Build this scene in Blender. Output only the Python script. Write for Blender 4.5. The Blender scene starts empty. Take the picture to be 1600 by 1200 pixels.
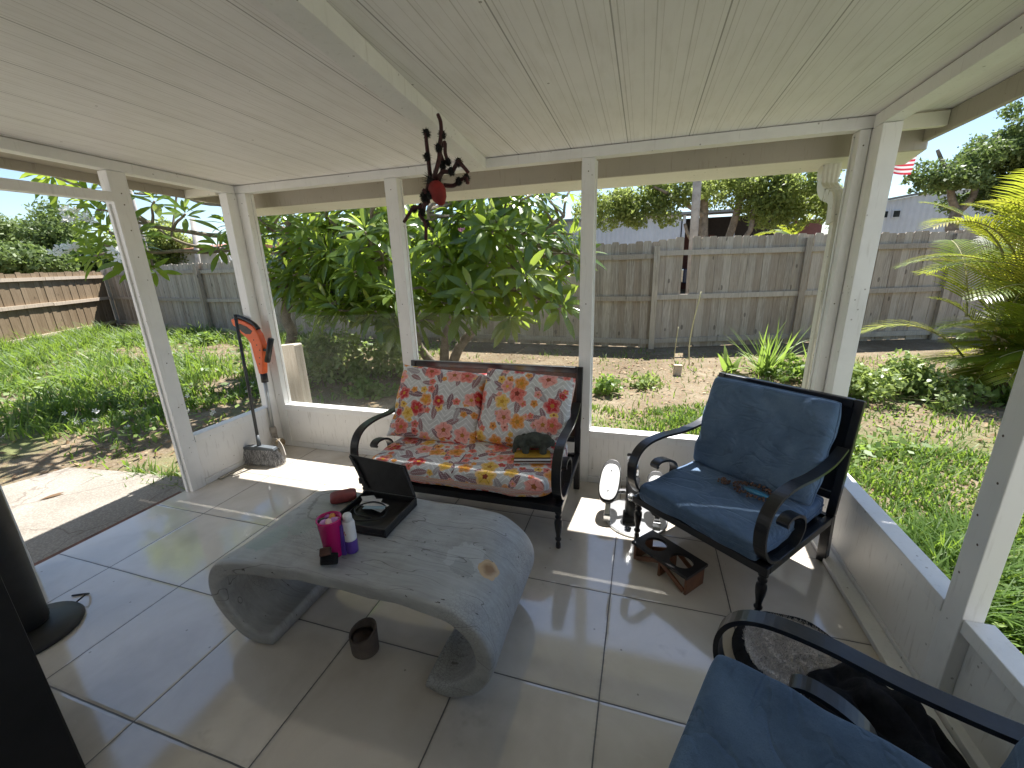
import bpy, bmesh, math, random
import numpy as np
from mathutils import Vector, Matrix, Quaternion
R = math.radians
scene = bpy.context.scene
col = scene.collection

# ------------------------------------------------------------------ camera, sky, sun, exposure
cam_d = bpy.data.cameras.new("camera"); cam = bpy.data.objects.new("camera", cam_d); col.objects.link(cam)
cam_d.sensor_width = 36.0; cam_d.lens = 14.583; cam_d.clip_start = 0.02; cam_d.clip_end = 1500
def cam_axes(yaw, pitch, roll):
    fwd = Vector((math.sin(yaw)*math.cos(pitch), math.cos(yaw)*math.cos(pitch), math.sin(pitch)))
    right = Vector((math.cos(yaw), -math.sin(yaw), 0)); up = right.cross(fwd)
    return fwd, math.cos(roll)*right + math.sin(roll)*up, -math.sin(roll)*right + math.cos(roll)*up
_f, _r, _u = cam_axes(-0.30733, -0.28077, -0.03048)
cam.matrix_world = Matrix(((_r.x, _u.x, -_f.x, 2.894), (_r.y, _u.y, -_f.y, -2.567), (_r.z, _u.z, -_f.z, 1.444), (0, 0, 0, 1)))
scene.camera = cam
world = bpy.data.worlds.new("World"); scene.world = world; world.use_nodes = True
wn = world.node_tree.nodes; wl = world.node_tree.links
bg = wn['Background']; sky = wn.new('ShaderNodeTexSky'); sky.sky_type = 'NISHITA'; sky.sun_disc = False
SUN_EL, SUN_AZ = R(61.5), R(4.8)
sky.sun_elevation = SUN_EL; sky.sun_rotation = SUN_AZ; sky.air_density = 1.0; sky.dust_density = 0.35; sky.ozone_density = 2.2
wl.new(sky.outputs[0], bg.inputs[0]); bg.inputs[1].default_value = 0.06
sun_d = bpy.data.lights.new("sun", 'SUN'); sun = bpy.data.objects.new("sun", sun_d); col.objects.link(sun)
sun_d.energy = 4.2; sun_d.angle = R(0.5); sun_d.color = (1.0, 0.975, 0.94)
_sd = Vector((math.sin(SUN_AZ)*math.cos(SUN_EL), math.cos(SUN_AZ)*math.cos(SUN_EL), math.sin(SUN_EL)))
sun.rotation_euler = _sd.to_track_quat('Z', 'Y').to_euler(); sun.location = (0, 20, 40)
scene.view_settings.view_transform = 'Standard'; scene.view_settings.look = 'None'
scene.view_settings.exposure = 1.75; scene.view_settings.gamma = 1.0
scene.render.engine = 'CYCLES'
try:
    scene.cycles.use_denoising = True; scene.cycles.denoiser = 'OPENIMAGEDENOISE'
    scene.cycles.diffuse_bounces = 8; scene.cycles.max_bounces = 14; scene.cycles.transparent_max_bounces = 24
    scene.cycles.sample_clamp_indirect = 8.0
except Exception:
    pass

# ------------------------------------------------------------------ helpers
def tag(o, label=None, cat=None, group=None, kind=None):
    if label: o['label'] = label
    if cat: o['category'] = cat
    if group: o['group'] = group
    if kind: o['kind'] = kind
    return o
def thing(name, label, cat, loc=(0, 0, 0), rz=0.0, group=None):
    o = bpy.data.objects.new(name, None); col.objects.link(o); o.empty_display_size = 0.1
    o.location = loc; o.rotation_euler = (0, 0, rz)
    return tag(o, label, cat, group)
class MB:
    def __init__(s): s.v = []; s.f = []; s.uv = None; s.att = None; s.smooth = False
    def add(s, vs, fs, M=None):
        n = len(s.v)
        for p in vs:
            p = Vector(p)
            s.v.append(tuple(M @ p) if M else tuple(p))
        s.f += [tuple(i + n for i in f) for f in fs]
        return s
    def box(s, a, b, M=None):
        (x0, y0, z0), (x1, y1, z1) = a, b
        return s.add([(x0,y0,z0),(x1,y0,z0),(x1,y1,z0),(x0,y1,z0),(x0,y0,z1),(x1,y0,z1),(x1,y1,z1),(x0,y1,z1)],
              [(0,3,2,1),(4,5,6,7),(0,1,5,4),(1,2,6,5),(2,3,7,6),(3,0,4,7)], M)
    def bar(s, p, q, w, h, up=(0, 0, 1)):
        "rectangular bar from p to q, w across, h along up"
        p, q = Vector(p), Vector(q); d = (q - p).normalized(); u = Vector(up)
        x = d.cross(u)
        if x.length < 1e-4: x = d.cross(Vector((1, 0, 0)))
        x.normalize(); u = x.cross(d).normalized()
        vs = [c + sx*x*w/2 + su*u*h/2 for c in (p, q) for sx, su in ((-1,-1),(1,-1),(1,1),(-1,1))]
        return s.add(vs, [(3,2,1,0),(4,5,6,7),(0,1,5,4),(1,2,6,5),(2,3,7,6),(3,0,4,7)])
    def tube(s, pts, r, n=8, cap=True):
        pts = [Vector(p) for p in pts]; rs = r if isinstance(r, (list, tuple)) else [r]*len(pts)
        vs = []; fs = []; prev = None
        for i, p in enumerate(pts):
            d = (pts[min(i+1, len(pts)-1)] - pts[max(i-1, 0)])
            d = d.normalized() if d.length > 1e-9 else Vector((0, 0, 1))
            if prev is None:
                x = d.cross(Vector((0, 0, 1)))
                if x.length < .05: x = d.cross(Vector((1, 0, 0)))
            else:
                x = prev - d*prev.dot(d)
            x.normalize(); prev = x; y = d.cross(x)
            for k in range(n):
                a = 2*math.pi*k/n; vs.append(p + rs[i]*(math.cos(a)*x + math.sin(a)*y))
        for i in range(len(pts)-1):
            for k in range(n):
                a = i*n+k; b = i*n+(k+1) % n; fs.append((a, b, b+n, a+n))
        if cap:
            fs.append(tuple(range(n-1, -1, -1))); fs.append(tuple(range((len(pts)-1)*n, len(pts)*n)))
        return s.add(vs, fs)
    def sweep(s, pts, side, w, t):
        "flat strip: width w along side vector, thickness t across the path"
        pts = [Vector(p) for p in pts]; side = Vector(side).normalized(); vs = []; fs = []
        for i, p in enumerate(pts):
            d = (pts[min(i+1, len(pts)-1)] - pts[max(i-1, 0)]).normalized(); nn = side.cross(d).normalized()
            ww = w[i] if isinstance(w, list) else w
            for a, b in ((-1,-1),(1,-1),(1,1),(-1,1)): vs.append(p + side*ww/2*a + nn*t/2*b)
        for i in range(len(pts)-1):
            for k in range(4):
                a = i*4+k; b = i*4+(k+1) % 4; fs.append((a, b, b+4, a+4))
        m = (len(pts)-1)*4; fs += [(3,2,1,0), (m, m+1, m+2, m+3)]
        return s.add(vs, fs)
    def lathe(s, prof, n=16, M=None, sx=1, sy=1):
        vs = []; fs = []
        for r, z in prof:
            for k in range(n):
                a = 2*math.pi*k/n; vs.append((r*math.cos(a)*sx, r*math.sin(a)*sy, z))
        for i in range(len(prof)-1):
            for k in range(n):
                a = i*n+k; b = i*n+(k+1) % n; fs.append((a, b, b+n, a+n))
        fs.append(tuple(range(n-1, -1, -1))); m = (len(prof)-1)*n; fs.append(tuple(range(m, m+n)))
        return s.add(vs, fs, M)
    def prism(s, out, t0, t1, M=None):
        "2-D outline (ccw) extruded along local z from t0 to t1"
        n = len(out); vs = [(x, y, t0) for x, y in out] + [(x, y, t1) for x, y in out]
        fs = [tuple(range(n-1, -1, -1)), tuple(range(n, 2*n))] + [(i, (i+1) % n, (i+1) % n+n, i+n) for i in range(n)]
        return s.add(vs, fs, M)
    def ell(s, c, r, M=None, n=14, m=9):
        vs = [(0, 0, -1)]; fs = []
        for j in range(1, m):
            ph = -math.pi/2 + math.pi*j/m
            for k in range(n):
                a = 2*math.pi*k/n; vs.append((math.cos(a)*math.cos(ph), math.sin(a)*math.cos(ph), math.sin(ph)))
        vs.append((0, 0, 1)); T = len(vs)-1
        for k in range(n):
            fs.append((0, 1+(k+1) % n, 1+k)); b = 1+(m-2)*n; fs.append((b+k, b+(k+1) % n, T))
        for j in range(m-2):
            for k in range(n):
                a = 1+j*n+k; b = 1+j*n+(k+1) % n; fs.append((a, b, b+n, a+n))
        MM = Matrix.Translation(c) @ Matrix.Diagonal((r[0], r[1], r[2], 1))
        return s.add(vs, fs, (M @ MM) if M else MM)
def obj(name, mb, mat, parent=None, world=False, smooth=False, bevel=0.0, sub=0, seg=2):
    me = bpy.data.meshes.new(name)
    vs = mb.v
    if world and parent:
        L = parent.location; vs = [(x-L.x, y-L.y, z-L.z) for x, y, z in vs]
    me.from_pydata(vs, [], mb.f); me.update()
    if smooth or mb.smooth: me.polygons.foreach_set('use_smooth', [True]*len(me.polygons))
    if mb.uv:
        ul = me.uv_layers.new(name='UVMap'); li = np.zeros(len(me.loops), dtype=np.int32); me.loops.foreach_get('vertex_index', li)
        ul.data.foreach_set('uv', np.array(mb.uv, dtype=np.float32)[li].ravel())
    if mb.att:
        a = me.attributes.new('v', 'FLOAT', 'POINT'); a.data.foreach_set('value', np.array(mb.att, dtype=np.float32))
    me.materials.append(mat)
    o = bpy.data.objects.new(name, me); col.objects.link(o)
    if parent: o.parent = parent
    if bevel:
        b = o.modifiers.new('bevel', 'BEVEL'); b.width = bevel; b.segments = seg; b.limit_method = 'ANGLE'; b.angle_limit = R(40)
        b.harden_normals = False
    if sub:
        ss = o.modifiers.new('sub', 'SUBSURF'); ss.levels = sub; ss.render_levels = sub
    return o
def npobj(name, V, F, mat, att=None, parent=None, smooth=False):
    "V (n,3), F (m,k) arrays"
    me = bpy.data.meshes.new(name); V = np.asarray(V, np.float32); F = np.asarray(F, np.int32); m, k = F.shape
    me.vertices.add(len(V)); me.vertices.foreach_set('co', V.ravel())
    me.loops.add(m*k); me.loops.foreach_set('vertex_index', F.ravel())
    me.polygons.add(m); me.polygons.foreach_set('loop_start', np.arange(0, m*k, k, dtype=np.int32))
    if smooth: me.polygons.foreach_set('use_smooth', np.ones(m, dtype=bool))
    me.update(calc_edges=True)
    if att is not None:
        a = me.attributes.new('v', 'FLOAT', 'POINT'); a.data.foreach_set('value', np.asarray(att, np.float32))
    me.materials.append(mat); o = bpy.data.objects.new(name, me); col.objects.link(o)
    if parent: o.parent = parent
    return o
def copy_tree(o, parent=None):
    c = o.copy(); col.objects.link(c); c.parent = parent
    for ch in list(o.children): copy_tree(ch, c)
    return c
def spline(pts, n=6):
    P = [Vector(p) for p in pts]; out = []
    for i in range(len(P)-1):
        a = P[max(i-1, 0)]; b = P[i]; c = P[i+1]; d = P[min(i+2, len(P)-1)]
        for k in range(n):
            t = k/n; out.append(.5*((2*b) + (c-a)*t + (2*a-5*b+4*c-d)*t*t + (3*b-a-3*c+d)*t**3))
    out.append(P[-1]); return out

# ------------------------------------------------------------------ materials
class G:
    "small wrapper that writes shader node graphs"
    def __init__(s, name):
        s.m = bpy.data.materials.new(name); s.m.use_nodes = True; s.t = s.m.node_tree; s.n = s.t.nodes; s.l = s.t.links
        s.b = s.n['Principled BSDF']; s.out = s.n['Material Output']
    def put(s, sock, v):
        if hasattr(v, 'is_output'): s.l.new(v, sock)
        elif v is not None:
            if isinstance(v, (tuple, list)) and len(v) == 3 and sock.type == 'RGBA': v = (*v, 1)
            sock.default_value = v
    def new(s, t, **k):
        n = s.n.new(t)
        for a, b in k.items(): setattr(n, a, b)
        return n
    def coord(s, w='Object'): return s.new('ShaderNodeTexCoord').outputs[w]
    def map(s, v, sc=(1, 1, 1), loc=(0, 0, 0), rot=(0, 0, 0)):
        n = s.new('ShaderNodeMapping'); s.put(n.inputs[0], v); n.inputs[1].default_value = loc; n.inputs[2].default_value = rot; n.inputs[3].default_value = sc
        return n.outputs[0]
    def noise(s, v, sc=5, det=4, ro=.55, dist=0.0):
        n = s.new('ShaderNodeTexNoise'); s.put(n.inputs['Vector'], v); n.inputs['Scale'].default_value = sc; n.inputs['Detail'].default_value = det
        n.inputs['Roughness'].default_value = ro; n.inputs['Distortion'].default_value = dist; return n.outputs[0]
    def voro(s, v, sc=5, feat='F1', dim='3D', rnd=1.0, out='Distance'):
        n = s.new('ShaderNodeTexVoronoi', feature=feat, voronoi_dimensions=dim); s.put(n.inputs['Vector'], v); n.inputs['Scale'].default_value = sc
        n.inputs['Randomness'].default_value = rnd
        return n if out is None else n.outputs[out]
    def math(s, op, a, b=None, c=None, clamp=False):
        n = s.new('ShaderNodeMath', operation=op, use_clamp=clamp); s.put(n.inputs[0], a); s.put(n.inputs[1], b)
        if c is not None: s.put(n.inputs[2], c)
        return n.outputs[0]
    def vmath(s, op, a, b=None):
        n = s.new('ShaderNodeVectorMath', operation=op); s.put(n.inputs[0], a)
        if b is not None: s.put(n.inputs[1], b)
        return n.outputs['Value'] if op in ('LENGTH', 'DISTANCE', 'DOT_PRODUCT') else n.outputs[0]
    def scl(s, v, k):
        n = s.new('ShaderNodeVectorMath', operation='SCALE'); s.put(n.inputs[0], v); n.inputs[3].default_value = k; return n.outputs[0]
    def sep(s, v):
        n = s.new('ShaderNodeSeparateXYZ'); s.put(n.inputs[0], v); return n.outputs
    def comb(s, x=0.0, y=0.0, z=0.0):
        n = s.new('ShaderNodeCombineXYZ'); s.put(n.inputs[0], x); s.put(n.inputs[1], y); s.put(n.inputs[2], z); return n.outputs[0]
    def mix(s, f, a, b, bt='MIX'):
        n = s.new('ShaderNodeMix', data_type='RGBA', blend_type=bt); s.put(n.inputs[0], f); s.put(n.inputs[6], a); s.put(n.inputs[7], b); return n.outputs[2]
    def ramp(s, f, stops, ip='LINEAR'):
        n = s.new('ShaderNodeValToRGB'); s.put(n.inputs[0], f); cr = n.color_ramp; cr.interpolation = ip
        while len(cr.elements) < len(stops): cr.elements.new(0.5)
        for e, (p, c) in zip(cr.elements, stops):
            e.position = p; e.color = (*c, 1) if len(c) == 3 else c
        return n.outputs[0]
    def mr(s, f, a, b, c=0.0, d=1.0):
        n = s.new('ShaderNodeMapRange'); s.put(n.inputs[0], f)
        for i, x in enumerate((a, b, c, d)): n.inputs[1+i].default_value = x
        return n.outputs[0]
    def attr(s, name='v'): return s.new('ShaderNodeAttribute', attribute_name=name).outputs['Fac']
    def bump(s, h, st=.3, d=.01):
        n = s.new('ShaderNodeBump'); s.put(n.inputs['Height'], h); n.inputs['Strength'].default_value = st; n.inputs['Distance'].default_value = d
        s.l.new(n.outputs[0], s.b.inputs['Normal']); return n.outputs[0]
    def fin(s, colr, rough=.5, metal=0.0, spec=.5):
        s.put(s.b.inputs['Base Color'], colr); s.put(s.b.inputs['Roughness'], rough); s.put(s.b.inputs['Metallic'], metal); s.b.inputs['Specular IOR Level'].default_value = spec
        return s.m
    def translucent(s, colr, f=.4):
        t = s.new('ShaderNodeBsdfTranslucent'); s.put(t.inputs[0], colr); mx = s.new('ShaderNodeMixShader'); s.put(mx.inputs[0], f)
        s.l.new(s.b.outputs[0], mx.inputs[1]); s.l.new(t.outputs[0], mx.inputs[2]); s.l.new(mx.outputs[0], s.out.inputs[0]); return s.m

def simple(name, c, rough=.5, metal=0.0, var=.15, sc=8, bump=.0, bsc=40, spec=.5):
    g = G(name); co = g.coord(); n = g.noise(co, sc, 5, .6)
    c2 = tuple(x*(1-var) for x in c); c3 = tuple(min(1, x*(1+var)) for x in c)
    k = g.ramp(n, [(.3, c2), (.7, c3)])
    if bump: g.bump(g.noise(co, bsc, 4), bump, .004)
    return g.fin(k, rough, metal, spec)
M = {}
def white_paint(name, c, grime, sc=3.0):
    g = G(name); co = g.coord(); n1 = g.noise(co, sc, 6, .65); n2 = g.noise(g.map(co, (30, 30, 3)), 2, 4, .6)
    k = g.mix(g.mr(n1, .45, .8), c, tuple(x*.86 for x in c)); k = g.mix(g.math('MULTIPLY', g.mr(n2, .58, .75), grime), k, (.30, .26, .20))
    sp = g.voro(co, 22); k = g.mix(g.math('MULTIPLY', g.math('LESS_THAN', sp, .09), g.math('MULTIPLY', g.math('GREATER_THAN', n1, .5), .55)), k, (.16, .13, .10))
    g.bump(g.noise(co, 60, 3), .08, .003); return g.fin(k, .45, 0, .4)
M['white'] = white_paint('white_painted_aluminium', (.84, .835, .815), .22)
M['kick'] = white_paint('painted_kick_panel', (.84, .825, .79), .45, 1.6)
M['fascia'] = white_paint('dirty_fascia', (.42, .38, .31), .9, 2.0)
M['gutter'] = white_paint('cream_gutter', (.80, .77, .66), .2, 2.0)
def m_ceiling():
    g = G('ribbed_ceiling_panel'); co = g.coord(); x, y, z = g.sep(co)
    def lines(per, off, w):
        a = g.math('ABSOLUTE', g.math('SUBTRACT', g.math('FRACT', g.math('ADD', g.math('DIVIDE', x, per), off)), .5)); return g.math('LESS_THAN', a, w/per/2)
    seam = lines(.305, .42, .0045); f1 = lines(.1017, .1, .0035); f2 = lines(.0508, .3, .002)
    n1 = g.noise(co, 2.2, 6, .65); k = g.mix(g.mr(n1, .35, .75), (.90, .88, .87), (.82, .80, .785))
    k = g.mix(g.math('MULTIPLY', g.mr(g.noise(g.map(co, (14, 2, 1)), 3, 4, .6), .5, .8), .22), k, (.48, .44, .36))
    k = g.mix(g.math('MULTIPLY', f2, .32), k, (.4, .37, .31)); k = g.mix(g.math('MULTIPLY', f1, .36), k, (.3, .27, .22)); k = g.mix(g.math('MULTIPLY', seam, .6), k, (.12, .10, .08))
    sp = g.voro(co, 7); k = g.mix(g.math('MULTIPLY', g.math('LESS_THAN', sp, .035), .6), k, (.15, .12, .09))
    h = g.math('ADD', g.math('MULTIPLY', seam, -1), g.math('ADD', g.math('MULTIPLY', f1, -.5), g.math('MULTIPLY', g.noise(co, 90, 3), .12)))
    g.bump(h, .5, .004); return g.fin(k, .5, 0, .35)
M['ceiling'] = m_ceiling()
def m_tile():
    g = G('cream_marbled_floor_tile'); co = g.coord(); x, y, z = g.sep(co); T = .498
    wob = g.math('MULTIPLY', g.math('SUBTRACT', g.noise(co, 9, 3), .5), .006)
    u = g.math('ADD', g.math('DIVIDE', g.math('SUBTRACT', x, .335), T), wob); v = g.math('ADD', g.math('DIVIDE', g.math('ADD', y, 1.475), T), wob)
    def edge(q): return g.math('SUBTRACT', .5, g.math('ABSOLUTE', g.math('SUBTRACT', g.math('FRACT', q), .5)))
    e = g.math('MINIMUM', edge(u), edge(v)); grout = g.math('LESS_THAN', e, .0052)
    wn_ = g.new('ShaderNodeTexWhiteNoise', noise_dimensions='2D'); g.put(wn_.inputs['Vector'], g.comb(g.math('FLOOR', u), g.math('FLOOR', v)))
    rnd = wn_.outputs['Value'];
    n1 = g.noise(g.vmath('ADD', g.map(co, (1, 1, 1), rot=(0, 0, .4)), wn_.outputs['Color']), 3.2, 7, .62, .8)
    n2 = g.noise(co, 1.1, 5, .6); n3 = g.noise(g.map(co, (2, 9, 1)), 6, 5, .7)
    k = g.ramp(n1, [(.28, (.54, .48, .40)), (.5, (.67, .615, .535)), (.72, (.75, .705, .635))])
    k = g.mix(.5, k, g.ramp(rnd, [(0, (.54, .49, .42)), (1, (.67, .63, .565))]))
    k = g.mix(g.math('MULTIPLY', g.mr(n2, .50, .70), .6), k, (.34, .29, .23)); k = g.mix(g.math('MULTIPLY', g.mr(g.noise(g.vmath('ADD', co, (3, 8, 0)), 2.1, 5, .7), .62, .74), .55), k, (.25, .205, .155)); k = g.mix(g.math('MULTIPLY', g.mr(n3, .6, .8), .25), k, (.76, .73, .68))
    sp = g.voro(co, 9); k = g.mix(g.math('MULTIPLY', g.math('LESS_THAN', sp, .04), .5), k, (.10, .08, .06))
    k = g.mix(g.math('MULTIPLY', g.mr(e, .03, .005), g.math('MULTIPLY', g.mr(n3, .4, .65), .35)), k, (.28, .23, .18)); k = g.mix(grout, k, (.05, .042, .035))
    rough = g.math('ADD', g.math('MULTIPLY', g.noise(co, 5, 6, .7), .11), .035); rough = g.math('ADD', rough, g.math('MULTIPLY', grout, .5))
    h = g.math('ADD', g.mr(e, 0, .02), g.math('ADD', g.math('MULTIPLY', g.noise(co, 7, 3), .10), g.math('MULTIPLY', g.noise(co, 200, 2), .015))); g.bump(h, .25, .004)
    g.b.inputs['IOR'].default_value = 1.75; return g.fin(k, rough, 0, .8)
M['tile'] = m_tile()
def m_concrete():
    g = G('aggregate_concrete'); co = g.coord(); n = g.noise(co, 2.5, 6, .6); k = g.ramp(n, [(.3, (.23, .205, .17)), (.7, (.31, .285, .245))])
    v = g.voro(co, 75); k = g.mix(.45, k, g.ramp(v, [(.1, (.75, .75, .75)), (.6, (.25, .25, .25))]), 'SOFT_LIGHT'); sp = g.voro(co, 60); k = g.mix(g.math('MULTIPLY', g.math('LESS_THAN', sp, .22), .5), k, (.20, .16, .12))
    cr = g.voro(g.vmath('ADD', co, g.scl(g.noise(co, 4, 3), .25)), 1.3, 'DISTANCE_TO_EDGE'); k = g.mix(g.math('MULTIPLY', g.math('LESS_THAN', cr, .006), .5), k, (.12, .09, .07))
    g.bump(g.noise(co, 90, 4, .7), .6, .006); return g.fin(k, .85, 0, .2)
M['concrete'] = m_concrete()
def m_ground():
    g = G('sandy_soil_with_leaf_litter'); co = g.coord(); n = g.noise(co, .9, 8, .65); n2 = g.noise(co, 6, 6, .7)
    k = g.ramp(n, [(.25, (.115, .088, .055)), (.5, (.20, .158, .105)), (.75, (.31, .26, .185))]); k = g.mix(g.math('MULTIPLY', g.mr(n2, .42, .68), .7), k, (.125, .092, .055)); n3 = g.noise(co, 38, 3, .7); k = g.mix(g.math('MULTIPLY', g.mr(n3, .55, .7), .45), k, (.40, .34, .26)); k = g.mix(g.math('MULTIPLY', g.mr(n3, .42, .3), .5), k, (.07, .05, .03))
    ch = g.voro(g.map(co, (1, 1, 1)), 26, out='Color'); lit = g.math('LESS_THAN', g.voro(co, 26), .28); k = g.mix(g.math('MULTIPLY', lit, g.math('MULTIPLY', g.mr(n2, .4, .6), .7)), k, g.mix(.5, (.34, .22, .11), ch, 'MULTIPLY'))
    _x, _y, _z = g.sep(co); gr = g.math('MULTIPLY', g.mr(g.noise(g.vmath('ADD', co, (7, 3, 0)), .55, 6, .7), .5, .62), g.math('MAXIMUM', g.mr(_y, 2.3, 1.7), g.mr(_x, -3.0, -4.0))); k = g.mix(g.math('MULTIPLY', gr, .7), k, (.115, .15, .045))
    g.bump(g.math('ADD', n2, g.math('MULTIPLY', g.noise(co, 40, 4, .7), .5)), .9, .03); return g.fin(k, .95, 0, .1)
M['ground'] = m_ground()
def m_fence(name, cols, knots=.6):
    g = G(name); co = g.coord(); v = g.attr(); x, y, z = g.sep(co)
    oc = g.vmath('ADD', co, g.comb(g.math('MULTIPLY', v, 17.0), g.math('MULTIPLY', v, 31.0), g.math('MULTIPLY', v, 9.0)))
    gr = g.noise(g.map(oc, (26, 26, 1.6)), 2.2, 6, .65, .6); n = g.noise(oc, 1.6, 5, .6)
    k = g.ramp(gr, [(.3, cols[0]), (.55, cols[1]), (.75, cols[2])]); k = g.mix(g.math('MULTIPLY', v, .75), k, g.mix(.7, k, cols[3])); k = g.mix(g.math('MULTIPLY', g.math('FRACT', g.math('MULTIPLY', v, 7.3)), .35), k, tuple(min(1, q*1.35) for q in cols[2]))
    k = g.mix(g.math('MULTIPLY', g.mr(n, .55, .8), .5), k, cols[3])
    kn = g.voro(g.map(oc, (5, 5, 2.4)), 1.0); k = g.mix(g.math('MULTIPLY', g.math('LESS_THAN', kn, .11), knots), k, tuple(c*.4 for c in cols[0]))
    st_ = g.noise(g.map(oc, (9, 9, .5)), 2.0, 4, .7); k = g.mix(g.math('MULTIPLY', g.mr(st_, .56, .72), .55), k, tuple(c*.55 for c in cols[0])); g.bump(gr, .5, .01); return g.fin(k, .9, 0, .15)
M['fence'] = m_fence('weathered_grey_fence_wood', [(.21, .175, .138), (.41, .355, .29), (.58, .52, .435), (.27, .205, .145)])
M['fence_new'] = m_fence('brown_fence_wood', [(.145, .10, .058), (.215, .158, .10), (.285, .22, .145), (.17, .12, .07)])
M['rail_new'] = m_fence('pale_fence_rail', [(.36, .29, .21), (.46, .38, .29), (.54, .46, .37), (.34, .26, .18)], .2)
M['rail'] = m_fence('grey_fence_rail', [(.28, .24, .19), (.42, .37, .305), (.54, .49, .42), (.30, .245, .19)], .3)
M['metal_dark'] = simple('black_painted_metal', (.012, .012, .014), .32, 0.0, .3, 20, .1, 60, .5)
M['wicker'] = simple('dark_cane', (.05, .022, .014), .5, 0, .5, 60, .5, 120)
def m_suede():
    g = G('blue_suede_fabric'); co = g.coord(); n = g.noise(co, 4.5, 6, .6, .5); n2 = g.noise(co, 14, 4, .6)
    k = g.ramp(n, [(.28, (.072, .115, .185)), (.5, (.100, .155, .240)), (.72, (.145, .210, .305))]); k = g.mix(g.math('MULTIPLY', g.mr(n2, .58, .72), .5), k, (.068, .095, .145))
    cr_ = g.math('ABSOLUTE', g.math('SUBTRACT', g.noise(g.map(co, (1, 2.2, 1.6)), 3.4, 3, .55, .6), .5)); cr2 = g.math('MULTIPLY', g.mr(cr_, .0, .05), .9); nap = g.noise(g.map(co, (1, 1, 1), rot=(.3, .5, .7)), 22, 5, .7); k = g.mix(g.math('MULTIPLY', g.mr(nap, .5, .7), .35), k, (.165, .225, .315)); k = g.mix(g.math('MULTIPLY', g.mr(g.noise(co, 340, 2), .5, .65), .25), k, (.05, .08, .13))
    g.bump(g.math('ADD', cr2, g.math('ADD', g.math('MULTIPLY', g.noise(co, 11, 4, .6), 1.0), g.math('MULTIPLY', g.noise(co, 320, 2), .16))), .42, .012)
    g.b.inputs['Sheen Weight'].default_value = .35; g.b.inputs['Sheen Tint'].default_value = (.5, .65, .9, 1); g.b.inputs['Sheen Roughness'].default_value = .4
    return g.fin(k, .85, 0, .15)
M['suede'] = m_suede()
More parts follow.
